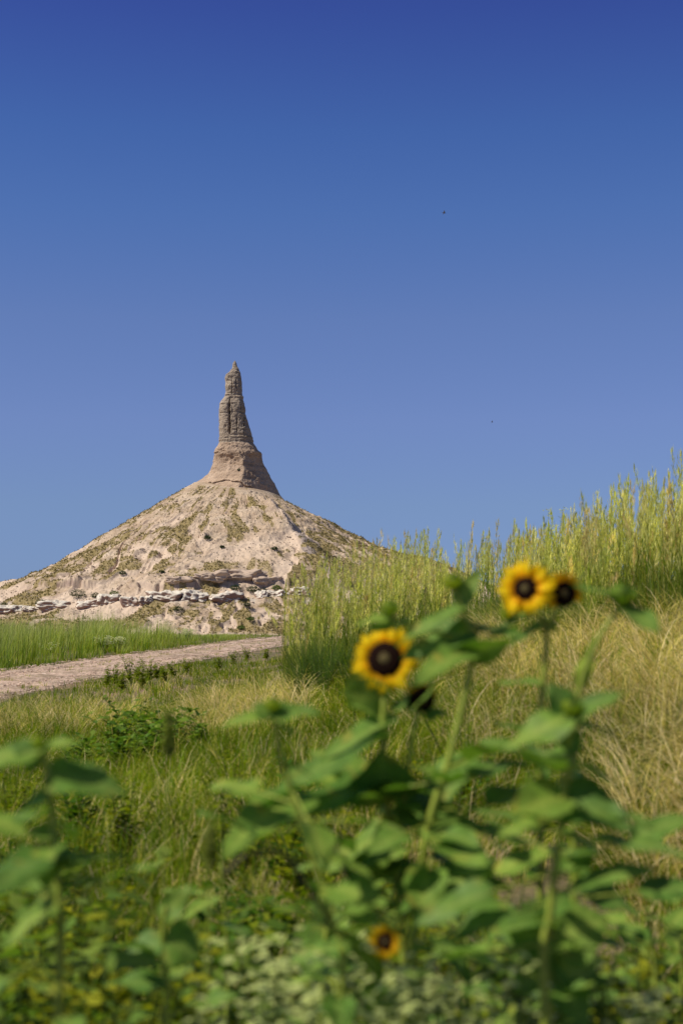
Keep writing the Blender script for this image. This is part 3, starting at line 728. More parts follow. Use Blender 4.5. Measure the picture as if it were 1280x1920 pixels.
# ------------------------------------------------------------------ tall seeding grass on the bank
TOPX = [480, 545, 580, 620, 660, 700, 750, 800, 822, 838, 870, 920, 960, 1000, 1080, 1130, 1165, 1220, 1255, 1290, 1420]
TOPY = [1110, 1070, 1035, 1028, 1015, 1000, 988, 980, 1025, 1040, 995, 1000, 992, 980, 948, 915, 893, 868, 838, 835, 825]
PLUME = np.array([(.72, .66, .24), (.64, .61, .18), (.82, .74, .32), (.54, .54, .14), (.72, .56, .26)])
def seed_stems(x, y, h, scale=1.0):
    """geometry of seeding stems: returns accumulators for stem, leaves, plume"""
    n = len(x); ang = rng.normal(0, 1.2, n); lean = np.abs(rng.normal(0, .11, n)) + .02; g = G(x, y)
    S = Acc(); Lf = Acc(); P = Acc()
    sc_ = pick(np.array([(.24, .31, .05), (.18, .27, .04), (.30, .34, .09), (.48, .40, .20)]), n)
    V, F, c = blades(x, y, h, np.full(n, .0055) * scale, lean, ang, sc_, 5, z=g - .01); S.add(V, F, c)
    # leaves along the stem
    per = 5; xx = np.repeat(x, per); yy = np.repeat(y, per); f = rng.uniform(.02, .62, n * per); hh = np.repeat(h, per)
    a = rng.uniform(0, 6.28, n * per); le = np.repeat(lean, per); an = np.repeat(ang, per)
    o_ = hh * le * f ** 1.8
    Lf.add(*blades(xx + np.cos(an) * o_, yy + np.sin(an) * o_, rng.uniform(.22, .5, n * per), rng.uniform(.005, .009, n * per) * scale, rng.uniform(.15, .75, n * per), a, pick(GREEN, n * per) * .95, 4, tipcol=pick(np.array([(.20, .25, .06), (.30, .30, .10)]), n * per), z=np.repeat(g, per) + hh * f * .97))
    # plume: ascending spikelets
    per = 84; m = n * per; t = rng.uniform(0, 1, m) ** .9
    pl = np.repeat(np.clip(h * rng.uniform(.30, .48, n), .22, .66), per); hh = np.repeat(h, per); le = np.repeat(lean, per); an = np.repeat(ang, per)
    zz = hh - pl * (1 - t); f = zz / hh
    ox = hh * le * f ** 1.8; upz = hh * (f - (le ** 1.3) * .62 * f ** 2.6)
    bx = np.repeat(x, per) + np.cos(an) * ox; by = np.repeat(y, per) + np.sin(an) * ox; bz = np.repeat(g, per) + upz
    a = rng.uniform(0, 6.28, m); env = (np.sin(np.pi * np.clip(t * .85 + .12, 0, 1)) ** .8) * np.repeat(rng.uniform(.5, 1.2, n), per)
    L = rng.uniform(.02, .075, m); r0 = .048 * env * rng.uniform(0, 1, m)
    b0 = np.stack([bx + np.cos(a) * r0, by + np.sin(a) * r0, bz], -1)
    dr = np.stack([np.cos(a) * .38 * env, np.sin(a) * .38 * env, np.ones(m)], -1); tip = b0 + dr * L[:, None]
    sd = np.stack([-np.sin(a), np.cos(a), 0 * a], -1) * (rng.uniform(.002, .0042, m) * scale)[:, None]
    mid = b0 + dr * (L * .45)[:, None]
    V = np.stack([b0, mid - sd, tip, mid + sd], 1).reshape(-1, 3)
    cc = np.repeat(pick(PLUME, n), per, 0) * rng.uniform(.75, 1.25, (m, 1))
    P.add(V, np.arange(m * 4).reshape(-1, 4), np.repeat(cc, 4, 0))
    return S, Lf, P
def place_stems(n, p0, p1, d0, d1, lo=.66):
    px = rng.uniform(p0, p1, n); D = rng.uniform(d0, d1, n); x = (px - 640) / FPX * D
    T = np.interp(px, TOPX, TOPY) + rng.normal(0, 6, n)
    ztop = EYE + (1215 - T) / FPX * D * 1.0
    h = np.clip((ztop - G(x, D)) * (lo + (1 - lo) * rng.uniform(0, 1, n) ** 1.1), .35, 2.1)
    return x, D, h
X_, Y_, H_ = [], [], []
for a in ((360, 575, 830, 15.5, 20, .5), (50, 550, 600, 15.5, 20, .3), (38, 830, 965, 15, 19, .6), (70, 825, 970, 17, 24, .45), (300, 955, 1110, 12, 17, .5), (290, 1100, 1300, 10.5, 14.5, .5), (330, 1290, 1500, 10, 15), (30, 530, 560, 19, 22, .3)):
    x, y, h = place_stems(*a); X_.append(x); Y_.append(y); H_.append(h)
X_, Y_, H_ = map(np.concatenate, (X_, Y_, H_))
kk = (fbm(X_ * 2.2, Y_ * .8, 3, 2) > -.45); X_, Y_, H_ = X_[kk], Y_[kk], H_[kk]
S, Lf, P = seed_stems(X_, Y_, H_, 1.0)
for acc, in ((Lf,), (P,)):
    for V, F, c in zip(acc.V, acc.F, acc.C): S.add(V, F, c)
o = S.build('seeding_grass', M_grass); tag(o, 'dense stand of tall seeding grass on the bank', 'grass', kind='stuff')
# filler blades at the foot of the stand
xs, ys, hs = [], [], []
A = Acc()
for (n, p0, p1, d0, d1, h0, h1) in ((520, 552, 840, 15, 20, .3, .7), (420, 830, 1000, 14, 22, .3, .55), (700, 960, 1420, 10.5, 16, .35, .8)):
    px = rng.uniform(p0, p1, n); yc = rng.uniform(d0, d1, n); xc = (px - 640) / FPX * yc
    per = 22; x, y, a = spawn_tufts(xc, yc, per, .06); m = len(x)
    A.add(*blades(x, y, np.repeat(rng.uniform(h0, h1, n), per) * rng.uniform(.6, 1.15, m), rng.uniform(.004, .009, m), rng.uniform(.05, .5, m), a, pick(GREEN, m) * .9, 4, tipcol=pick(np.array([(.20, .25, .06), (.30, .31, .11), (.13, .19, .04)]), m)))
o = A.build('bank_grass', M_grass); tag(o, 'leafy green grass at the foot of the seeding stand', 'grass', kind='stuff')
# the tallest stems, each a thing of its own
ORD = ['first', 'second', 'third', 'fourth', 'fifth', 'sixth', 'seventh', 'eighth', 'ninth', 'tenth', 'eleventh', 'twelfth', 'thirteenth', 'fourteenth', 'fifteenth', 'sixteenth', 'seventeenth', 'eighteenth', 'nineteenth', 'twentieth', 'twenty-first', 'twenty-second', 'twenty-third', 'twenty-fourth']
TALL = [(1255, 848, 11), (1232, 882, 11.4), (1228, 900, 11.2), (1208, 915, 11.6), (1165, 898, 12), (1158, 905, 12.3), (1143, 915, 12), (1126, 922, 12.2), (1090, 945, 13), (1082, 955, 13.2), (1038, 962, 13.5), (1003, 975, 14),
 (985, 990, 14), (950, 985, 14.5), (917, 975, 15), (912, 1000, 15.5), (868, 978, 15.5), (878, 1005, 16), (799, 990, 16.5), (786, 990, 16.8), (762, 1005, 17), (748, 998, 17), (720, 1005, 17.5), (847, 1020, 16)]
TALL.sort(key=lambda q: -q[0])
for i, (px, py, D) in enumerate(TALL):
    p = at(px, py, D); g = Gf(p.x, D); h = p.z - g
    S, Lf, P = seed_stems(np.array([p.x]), np.array([D]), np.array([h * 1.01]), 1.15)
    root = empty('seeding_grass_stem', (p.x, D, g))
    tag(root, ('the %s from the right of the pale seed plumes that rise clear of the bank' % ORD[i]) if i else 'tallest seed plume, close to the right frame edge, clear against the sky', 'grass stem', 'tall seed plumes above the bank')
    off = np.array([p.x, D, g])
    for acc, nm in ((S, 'stem'), (Lf, 'leaves'), (P, 'plume')):
        acc.V = [v - off for v in acc.V]; acc.build(nm, M_grass, root)

# ------------------------------------------------------------------ plants: leaves, stems, heads
def leaf_mesh(L, W, fold=.18, droop=.25, wav=.06, seed=0, kind='heart'):
    nt_, nu = 13, 7
    t = np.linspace(0, 1, nt_)[:, None]; u = np.linspace(-1, 1, nu)[None, :]
    if kind == 'heart': prof = np.sin(np.pi * np.clip(t, 0, 1) ** .58) ** .85 * (1 + .05 * np.sin(t * 40))
    else: prof = np.sin(np.pi * np.clip(t, 0, 1) ** .8) ** .9
    prof = np.maximum(prof, .012)
    x = t * L - (np.abs(u) ** 2) * L * .10 * (1 - t) * (1 if kind == 'heart' else 0)
    y = u * prof * W / 2
    z = fold * np.abs(y) ** 1.0 * 1.0 - droop * L * t ** 2 + wav * L * .5 * np.sin(t * 9 + seed + u * 2) * np.abs(u)
    V = np.stack([x + 0 * u, y + 0 * t, z + 0 * x], -1).reshape(-1, 3)
    vein = (np.abs(u) < .05) * .8 + .35 * ((np.sin((t * 1.0 - np.abs(u) * .25) * 34) > .8) & (np.abs(u) > .05)) + 0 * t
    return mesh_np('leaf', V, grid_faces(nt_, nu, False, True), attrs={'vein': vein.ravel()})
def frame_to(o, B, T, nrm):
    d = (T - B).normalized(); n = Vector(nrm); n = (n - d * n.dot(d)).normalized(); s = n.cross(d)
    M = Matrix((d, s, n)).transposed().to_4x4(); M.translation = B
    return M
def add_leaf(root, B, T, W, nrm=(0, -.35, 1), mat=None, droop=None, kind='heart', fold=None):
    L = (T - B).length
    me = leaf_mesh(L, W, random.uniform(.05, .35) if fold is None else fold, random.uniform(.05, .22) if droop is None else droop, random.uniform(.03, .12), random.uniform(0, 6), kind)
    me.materials.append(mat or M_leaf)
    o = bpy.data.objects.new('leaf', me); C.objects.link(o)
    o.parent = root; M = frame_to(o, B, T, nrm)
    o.matrix_local = Matrix.Translation(-root.location) @ M
    return o
def add_stem(root, pts, r0, r1, mat=None, name='stem'):
    pts = [Vector(p) for p in pts]
    # smooth through points
    q = []
    for i in range(len(pts) - 1):
        p0 = pts[max(i - 1, 0)]; p1 = pts[i]; p2 = pts[i + 1]; p3 = pts[min(i + 2, len(pts) - 1)]
        for s in np.linspace(0, 1, 6, endpoint=False):
            q.append(.5 * ((2 * p1) + (-p0 + p2) * s + (2 * p0 - 5 * p1 + 4 * p2 - p3) * s * s + (-p0 + 3 * p1 - 3 * p2 + p3) * s ** 3))
    q.append(pts[-1]); n = len(q)
    V, F = tube_np([p - root.location for p in q], [r0 + (r1 - r0) * i / (n - 1) for i in range(n)], 8)
    return link(name, mesh_np(name, V, F), mat or M_stem, root)
PET = {}
def petal_mesh(L, W, c0, c1, key):
    if key in PET: return PET[key]
    nt_, nu = 9, 5; t = np.linspace(0, 1, nt_)[:, None]; u = np.linspace(-1, 1, nu)[None, :]
    prof = np.maximum(np.sin(np.pi * np.clip(t * .93 + .07, 0, 1) ** .9) ** .95, .03)
    x = t * L + 0 * u; y = u * prof * W / 2; z = .12 * L * np.sin(np.pi * t) + .2 * np.abs(y) * 0 + .002 * np.cos(u * 7) - .16 * L * t ** 3
    k = ss(.05, .5, t)[..., None] + 0 * u[..., None]
    col = np.array(c0) * (1 - k) + np.array(c1) * k
    me = mesh_np('petal', np.stack([x, y + 0 * t, z], -1).reshape(-1, 3), grid_faces(nt_, nu), attrs={'col': col.reshape(-1, 3)})
    me.materials.append(M_petal); PET[key] = me; return me
def basis(f):
    f = Vector(f).normalized(); up = Vector((0, 0, 1)); s = up.cross(f).normalized(); u = f.cross(s)
    return Matrix((s, u, f)).transposed().to_4x4()
def add_head(root, c, facing, r_disc, r_pet, npet=20, c0=(.84, .36, .004), c1=(.96, .68, .010), span=(0, 360), name='flower_head', tiltpet=0.1, key=None, miss=0):
    M = Matrix.Translation(c - root.location) @ basis(facing)
    # receptacle with pointed bracts
    V = []; nb = 18; F3 = []
    for ring in range(2):
        for i in range(nb):
            a = 2 * math.pi * (i + .5 * ring) / nb; rr = r_disc * (1.0 + .45 * ring); zb = -.15 * r_disc
            k = len(V); wv = .16
            V += [(math.cos(a - wv) * r_disc * .8, math.sin(a - wv) * r_disc * .8, zb), (math.cos(a + wv) * r_disc * .8, math.sin(a + wv) * r_disc * .8, zb), (math.cos(a) * rr * 1.25, math.sin(a) * rr * 1.25, zb - .12 * r_disc * (ring + 1))]
            F3.append((k, k + 1, k + 2))
    k = len(V); sd = 20
    for j, (rr, zz) in enumerate(((.95, .0), (.85, -.3), (.45, -.55), (.15, -.75))):
        for i in range(sd): a = 2 * math.pi * i / sd; V.append((math.cos(a) * rr * r_disc, math.sin(a) * rr * r_disc, zz * r_disc))
    F4 = grid_faces(4, sd, True) + k
    h = link(name, mesh_np(name, np.array(V), [np.array(F3), F4]), M_bract, root); h.matrix_local = M
    # disc: low dome studded with florets
    nr, ns = 14, 40; t = np.linspace(0, 1, nr)[:, None]; a = np.linspace(0, 2 * math.pi, ns, endpoint=False)[None, :]
    rr = r_disc * np.sin(t * math.pi / 2); zz = r_disc * .38 * np.cos(t * math.pi / 2) - .08 * r_disc * np.exp(-(t / .3) ** 2) + .035 * r_disc * np.sin(a * 20 + t * 60)
    d = link('disc', mesh_np('disc', np.stack([rr * np.cos(a), rr * np.sin(a), zz + 0 * a], -1).reshape(-1, 3), grid_faces(nr, ns, True)), M_disc, h)
    V, F = [], []
    cr = r_disc * .30
    t = np.linspace(0, 1, 6)[:, None]; a = np.linspace(0, 2 * math.pi, 18, endpoint=False)[None, :]
    zz = r_disc * .32 + r_disc * .06 * np.cos(t * math.pi / 2) + .02 * r_disc * np.sin(a * 7 + t * 9)
    link('disc_centre', mesh_np('disc_centre', np.stack([cr * np.sin(t * math.pi / 2) * np.cos(a), cr * np.sin(t * math.pi / 2) * np.sin(a), zz + 0 * a + .004 * 0], -1).reshape(-1, 3), grid_faces(6, 18, True)), M_disccore, h)
    L = r_pet - r_disc * .8
    me = petal_mesh(L, L * .52 if npet > 14 else L * .7, c0, c1, key or (round(L, 4), c0, c1))
    for i in range(npet):
        if random.random() < miss: continue
        a = R(span[0] + (span[1] - span[0]) * (i + random.uniform(-.25, .25)) / npet)
        p = bpy.data.objects.new('petal', me); C.objects.link(p); p.parent = h
        ti = tiltpet + random.uniform(-.16, .16); s = random.uniform(.82, 1.08)
        p.matrix_local = Matrix.Rotation(a, 4, 'Z') @ Matrix.Translation((r_disc * .78, 0, -.002 * (i % 3))) @ Matrix.Rotation(-ti, 4, 'Y') @ Matrix.Rotation(random.uniform(-.3, .3), 4, 'X') @ Matrix.Scale(s, 4)
    return h
def add_bud(root, c, r, up=(0, -.2, 1), mat=None):
    M = Matrix.Translation(c - root.location) @ basis(up)
    V = []; F3 = []; n = 16
    for ring, (rr, z0, z1, ro) in enumerate(((1, -.3, 1.1, .35), (1.0, -.5, .6, 1.25), (.8, -.7, .0, 1.5))):
        for i in range(n):
            a = 2 * math.pi * (i + .5 * ring) / n; wv = .24; k = len(V)
            m_ = lambda ang, q, z: (math.cos(ang) * q * r, math.sin(ang) * q * r, z * r)
            V += [m_(a - wv, rr * .6, z0), m_(a + wv, rr * .6, z0), m_(a + wv * .9, rr * (1.0 if ring == 0 else 1.05), (z0 + z1) / 2), m_(a - wv * .9, rr * (1.0 if ring == 0 else 1.05), (z0 + z1) / 2), m_(a, ro, z1)]
            F3 += [(k, k + 1, k + 2), (k, k + 2, k + 3), (k + 3, k + 2, k + 4)]
    o = link('bud', mesh_np('bud', np.array(V), np.array(F3)), mat or M_bud, root); o.matrix_local = M
    t = np.linspace(0, 1, 7)[:, None]; a = np.linspace(0, 2 * math.pi, 16, endpoint=False)[None, :]
    core = link('bud_core', mesh_np('bud_core', np.stack([r * .85 * np.sin(t * 3.0) * np.cos(a), r * .85 * np.sin(t * 3.0) * np.sin(a), r * .75 * np.cos(t * 3.0) + 0 * a], -1).reshape(-1, 3), grid_faces(7, 16, True)), M_bract, o)
    return o
def plant_root(name, px, D, label, cat, group=None):
    x = (px - 640) / FPX * D; r = empty(name, (x, D, Gf(x, D) - .01)); tag(r, label, cat, group); return r
def PL(root, D, bx, by, tx, ty, wpx, nrm=(0, -.35, 1), dB=0., dT=0., **k):
    """leaf between two photo points, wpx wide in photo pixels when seen flat on"""
    return add_leaf(root, at(bx, by, D + dB), at(tx, ty, D + dT), 1.22 * wpx * D / FPX, nrm, **k)
def stem_px(root, D, pts, r0, r1, ground=None, mat=None):
    P = [at(px, py, D + (d[0] if d else 0)) for px, py, *d in pts]
    if ground is not None: P = [Vector(root.location)] + P
    return add_stem(root, P, r0, r1, mat)
def auto_leaves(root, D, pts, n, size, seed, t0=0., t1=1., mat=None, spread=.05):
    """leaves spiralling up a stem given in photo points"""
    rd = random.Random(seed); P = [at(p[0], p[1], D) for p in pts]
    n = int(n * 1.35)
    for i in range(n):
        f = t0 + (t1 - t0) * (i + rd.random()) / n * .999; k = f * (len(P) - 1); j = int(k); b = P[j].lerp(P[min(j + 1, len(P) - 1)], k - j)
        a = i * 2.4 + rd.uniform(-.9, .9) + seed; el_ = rd.uniform(-.5, .6)
        L = size * rd.uniform(.4, 1.3); d = Vector((math.cos(a), math.sin(a), el_)).normalized()
        b2 = b + d * L * rd.uniform(.3, 1.1)
        add_leaf(root, b2, b2 + d * L, L * rd.uniform(.5, .72), (rd.uniform(-.3, .3), rd.uniform(-.6, .1), 1), mat)
        add_stem(root, [b, b2], .0018, .0014, name='petiole')

UP = (0, -.3, 1); CAMN = (0, -1, .55); UPL = (-.4, -.5, 1)
# --- sunflower A: big open flower at the centre of the picture
D = 2.2
r = plant_root('sunflower', 745, D, 'sunflower with one wide open yellow head facing the camera and a spent head below it', 'sunflower', 'wild sunflowers in the foreground')
s1 = [(758, 1900), (748, 1700), (728, 1520), (718, 1400), (720, 1310), (722, 1262, .03)]
stem_px(r, D, s1, .0065, .0038, ground=1)
stem_px(r, D, [(745, 1640), (758, 1500), (770, 1400), (786, 1330)], .0045, .003)
add_head(r, at(722, 1236, D), (-.22, -1, .22), .0255, .0505, 27)
add_head(r, at(790, 1312, D), (.25, -1, -.25), .0185, .025, 8, span=(20, 160), miss=.3, tiltpet=-.2)
PL(r, D, 700, 1290, 652, 1328, 80, (-.3, -1, -.3), dT=.02); PL(r, D, 722, 1310, 640, 1300, 60, (0, -.9, -.3))
PL(r, D, 770, 1330, 815, 1270, 50, UP); PL(r, D, 800, 1345, 838, 1330, 42, UPL); PL(r, D, 700, 1340, 660, 1315, 26, UP); PL(r, D, 740, 1330, 775, 1295, 30, UP)
PL(r, D, 735, 1350, 590, 1418, 60, (-.2, -.35, 1), dT=-.06); PL(r, D, 715, 1378, 480, 1490, 92, (-.35, -.25, 1), dT=-.15)
PL(r, D, 720, 1500, 712, 1408, 112, CAMN, dT=-.04, droop=.02); PL(r, D, 735, 1500, 655, 1470, 60, UP, dT=-.05)
PL(r, D, 700, 1470, 545, 1530, 88, (-.2, -.45, 1), dT=-.12); PL(r, D, 560, 1492, 415, 1565, 92, (-.2, -.7, 1), dB=-.1, dT=-.25)
PL(r, D, 760, 1520, 890, 1450, 76, (.1, -.75, 1), dT=-.05); PL(r, D, 775, 1500, 850, 1560, 90, (.1, -.9, .6), dT=-.1, droop=.3)
PL(r, D, 730, 1540, 735, 1640, 60, (.9, -.6, .2), dT=-.03, mat=M_bud); PL(r, D, 745, 1600, 640, 1640, 60, UP)
auto_leaves(r, D, [(748, 1760), (730, 1480)], 18, .078, 3); PL(r, D, 735, 1560, 600, 1610, 80, (-.2, -.4, 1)); PL(r, D, 745, 1650, 850, 1700, 80, (.2, -.6, 1)); PL(r, D, 740, 1600, 640, 1690, 80, (-.2, -.7, .8))
# --- sunflower B: stem leaning right, big leaves behind, bud on top
D = 2.12
r = plant_root('sunflower', 800, D, 'sunflower with thick pale stem, broad horizontal leaves and two green buds, no open flower', 'sunflower', 'wild sunflowers in the foreground')
stem_px(r, D, [(775, 1900), (780, 1720), (800, 1560), (842, 1420), (872, 1300), (888, 1215), (880, 1170)], .0060, .0042, ground=1)
stem_px(r, D, [(880, 1180), (862, 1130), (850, 1100)], .003, .0025); stem_px(r, D, [(875, 1200), (800, 1180), (745, 1165), (731, 1148)], .003, .0025)
add_bud(r, at(848, 1092, D), .0125, (-.3, -.5, 1)); add_bud(r, at(731, 1142, D), .0115, (0, -.3, 1), M_bud)
PL(r, D, 860, 1130, 900, 1062, 34, CAMN); PL(r, D, 868, 1135, 738, 1200, 44, (-.2, -.45, 1), dT=-.02); PL(r, D, 725, 1160, 668, 1165, 44, UP); PL(r, D, 735, 1165, 690, 1182, 30, CAMN)
PL(r, D, 885, 1182, 745, 1222, 70, (-.1, -.75, 1)); PL(r, D, 885, 1215, 775, 1258, 60, (0, -.6, 1), dT=-.12)
PL(r, D, 900, 1182, 985, 1165, 50, UP, dT=.1); PL(r, D, 870, 1225, 955, 1212, 58, (.3, -1, -.5), dT=-.06); PL(r, D, 920, 1195, 1015, 1180, 36, UP)
PL(r, D, 885, 1190, 860, 1215, 34, CAMN, mat=M_bud); PL(r, D, 745, 1170, 770, 1155, 26, UP)
PL(r, D, 830, 1450, 900, 1395, 70, UPL); PL(r, D, 820, 1580, 920, 1610, 76, (.1, -.5, 1), dT=-.1); PL(r, D, 800, 1690, 905, 1600, 100, (.1, -.85, .8), dT=-.08)
auto_leaves(r, D, [(778, 1780), (840, 1430)], 17, .08, 5); PL(r, D, 800, 1560, 930, 1545, 90, (.2, -.5, 1)); PL(r, D, 830, 1470, 780, 1430, 60, UP)
# --- sunflower C: the pair of heads
D = 2.3
r = plant_root('sunflower', 1008, D, 'tallest sunflower carrying a pair of touching heads with dark discs', 'sunflower', 'wild sunflowers in the foreground')
stem_px(r, D, [(1006, 1900), (1012, 1680), (1012, 1500), (1014, 1330), (1022, 1230), (1026, 1165)], .0056, .0038, ground=1)
stem_px(r, D, [(1024, 1190), (1010, 1150), (995, 1118, .03)], .0032, .003); stem_px(r, D, [(1026, 1180), (1040, 1150), (1052, 1125, .03)], .0032, .003)
add_head(r, at(985, 1104, D - .03), (-.42, -1, .15), .0180, .045, 24); add_head(r, at(1056, 1113, D + .0), (.25, -1, -.05), .0190, .034, 18, c0=(.70, .25, .004), c1=(.95, .58, .01), span=(-20, 240), tiltpet=.35)
add_bud(r, at(950, 1150, D), .010, (-.5, -.6, .8)); PL(r, D, 1000, 1150, 930, 1168, 34, UP); PL(r, D, 1018, 1175, 950, 1200, 40, UP)
PL(r, D, 1024, 1175, 1040, 1160, 30, CAMN); PL(r, D, 1010, 1280, 930, 1275, 40, (0, -.2, 1)); PL(r, D, 1012, 1500, 1020, 1560, 60, CAMN)
PL(r, D, 1010, 1560, 900, 1500, 70, (0, -.2, 1)); PL(r, D, 1014, 1600, 1100, 1580, 60, (0, .0, 1)); PL(r, D, 1010, 1640, 925, 1570, 60, (-.3, .0, 1)); auto_leaves(r, D, [(1010, 1800), (1013, 1380)], 14, .075, 8)
# --- sunflower D: right bud
D = 2.0
r = plant_root('sunflower', 1085, D, 'sunflower bearing one round green bud between two drooping leaves at the top', 'sunflower', 'wild sunflowers in the foreground')
stem_px(r, D, [(1080, 1900), (1075, 1600), (1074, 1420), (1084, 1300), (1110, 1220), (1142, 1165), (1165, 1135)], .005, .003, ground=1)
add_bud(r, at(1165, 1118, D), .0165, (.1, -.4, 1), M_bract2); PL(r, D, 1150, 1118, 1070, 1092, 34, UP); PL(r, D, 1165, 1140, 1245, 1182, 52, (.2, -.7, 1), dT=-.06)
PL(r, D, 1085, 1285, 1116, 1190, 26, CAMN, mat=M_bud); auto_leaves(r, D, [(1080, 1880), (1075, 1560)], 10, .08, 2)
# --- sunflower E: right middle cluster
D = 1.85
r = plant_root('sunflower', 1050, D, 'leafy sunflower with a yellow-green bud sunk among wide pale leaves', 'sunflower', 'wild sunflowers in the foreground')
stem_px(r, D, [(1020, 1900), (1030, 1720), (1048, 1560), (1062, 1430), (1070, 1345)], .006, .0035, ground=1)
add_bud(r, at(1070, 1328, D), .0115, (0, -.5, 1), M_bud)
PL(r, D, 1066, 1345, 935, 1395, 76, (-.3, -.65, 1)); PL(r, D, 1075, 1345, 1165, 1285, 46, (.2, -.5, 1)); PL(r, D, 1060, 1330, 1030, 1280, 50, CAMN); PL(r, D, 1080, 1355, 1160, 1372, 36, UP)
PL(r, D, 1066, 1420, 985, 1450, 50, (0, -.2, 1)); PL(r, D, 1060, 1430, 1175, 1470, 70, (0, -.1, 1)); PL(r, D, 1055, 1500, 1180, 1535, 96, (.1, -1, .9), dT=-.05); PL(r, D, 1050, 1495, 960, 1520, 90, (-.2, -1, .9), dT=-.05)
PL(r, D, 1050, 1560, 1180, 1620, 60, (.1, -.1, 1)); PL(r, D, 1056, 1400, 1090, 1370, 50, CAMN); auto_leaves(r, D, [(1020, 1800), (1058, 1430)], 13, .08, 6)
# --- sunflower F: bud left of centre
D = 1.95
r = plant_root('sunflower', 560, D, 'sunflower with a small lime bud over flat leaves, spread wide beside the open flower', 'sunflower', 'wild sunflowers in the foreground')
stem_px(r, D, [(640, 1900), (620, 1720), (570, 1560), (530, 1430), (512, 1345)], .005, .0028, ground=1)
add_bud(r, at(511, 1322, D), .0095, (0, -.4, 1), M_bud); PL(r, D, 505, 1348, 405, 1356, 50, (-.1, -.35, 1)); PL(r, D, 515, 1345, 600, 1325, 56, (.2, -.5, 1)); PL(r, D, 505, 1340, 475, 1318, 34, CAMN); PL(r, D, 520, 1360, 560, 1378, 40, (0, -.1, 1)); PL(r, D, 528, 1430, 590, 1450, 40, (0, 0, 1))
stem_px(r, D, [(625, 1740), (540, 1610), (470, 1600), (420, 1640)], .003, .002, mat=M_brownstem); stem_px(r, D, [(575, 1570), (610, 1560), (640, 1620), (650, 1680)], .0028, .002, mat=M_brownstem)
auto_leaves(r, D, [(635, 1880), (545, 1460)], 15, .07, 12)
# --- low flower: half open orange head near the bottom
D = 2.0
r = plant_root('sunflower', 720, D, 'short sunflower with a ragged orange half open head low among the leaves', 'sunflower', 'wild sunflowers in the foreground')
stem_px(r, D, [(725, 1910), (722, 1830), (720, 1790, .02)], .004, .003, ground=1)
add_head(r, at(722, 1766, D), (-.15, -1, .25), .0105, .025, 13, c0=(.50, .16, .004), c1=(.80, .52, .01), tiltpet=.3)
auto_leaves(r, D, [(725, 1960), (722, 1860)], 4, .05, 22); PL(r, D, 715, 1830, 625, 1720, 60, UP); PL(r, D, 720, 1850, 690, 1900, 60, CAMN)
# --- sunflower G: left
D = 1.75
r = plant_root('sunflower', 90, D, 'blurred leafy sunflower by the frame edge with one big pale leaf reaching toward the centre', 'sunflower', 'leafy sunflowers without flowers near the camera')
stem_px(r, D, [(110, 1900), (112, 1700), (100, 1560), (88, 1440), (70, 1400)], .006, .0035, ground=1)
PL(r, D, 95, 1455, 242, 1475, 82, (.15, -.8, 1), droop=.12); PL(r, D, 70, 1405, 150, 1380, 40, (0, -.4, 1)); PL(r, D, 66, 1410, -60, 1420, 70, (0, -.6, 1)); PL(r, D, 80, 1425, 20, 1390, 50, CAMN)
PL(r, D, 90, 1500, 20, 1530, 60, UP); PL(r, D, 100, 1600, -30, 1640, 84, (0, -.7, 1), dT=-.2); PL(r, D, 105, 1570, 30, 1560, 60, UP); PL(r, D, 100, 1620, 235, 1600, 50, UP); PL(r, D, 110, 1660, 200, 1640, 40, UP); PL(r, D, 105, 1700, 0, 1760, 90, (0, -.3, 1))
add_bud(r, at(72, 1392, D), .007, (0, -.2, 1)); auto_leaves(r, D, [(110, 1900), (95, 1480)], 13, .062, 31)
# --- sunflower H: lower left
D = 2.1
r = plant_root('sunflower', 300, D, 'low blurred sunflower plant with a folded pair of bright leaves in the bottom corner', 'sunflower', 'leafy sunflowers without flowers near the camera')
stem_px(r, D, [(310, 1960), (315, 1850), (305, 1770), (310, 1700)], .005, .003, ground=1)
PL(r, D, 300, 1770, 230, 1790, 60, (-.2, -.8, 1)); PL(r, D, 312, 1765, 378, 1790, 80, (.3, -1, .6)); PL(r, D, 308, 1720, 355, 1655, 40, CAMN); PL(r, D, 305, 1850, 200, 1830, 60, UP); auto_leaves(r, D, [(310, 2000), (312, 1780)], 3, .06, 41)
D = 2.25
r = plant_root('sunflower', 590, D, 'blurred sunflower with broad bluish leaves low in front of the half open head', 'sunflower', 'leafy sunflowers without flowers near the camera')
stem_px(r, D, [(600, 1960), (605, 1850), (610, 1760), (625, 1700)], .005, .003, ground=1)
PL(r, D, 625, 1760, 560, 1820, 90, CAMN); PL(r, D, 620, 1740, 680, 1700, 60, UP); PL(r, D, 610, 1720, 580, 1690, 60, UP); auto_leaves(r, D, [(600, 2000), (610, 1760)], 6, .07, 42)
D = 1.95
r = plant_root('sunflower', 1040, D, 'very blurred sunflower whose wide leaves fan out in the lower corner', 'sunflower', 'leafy sunflowers without flowers near the camera')
stem_px(r, D, [(1030, 2000), (1032, 1880), (1035, 1760), (1030, 1700)], .005, .003, ground=1)
PL(r, D, 1035, 1760, 935, 1740, 110, CAMN); PL(r, D, 1040, 1760, 1140, 1720, 110, CAMN); PL(r, D, 1035, 1740, 1010, 1690, 80, UP); PL(r, D, 1040, 1800, 1130, 1860, 110, CAMN); PL(r, D, 1035, 1800, 960, 1860, 90, CAMN)
add_bud(r, at(1030, 1745, D), .006, (0, -.6, 1)); auto_leaves(r, D, [(1030, 2000), (1035, 1800)], 7, .075, 43)
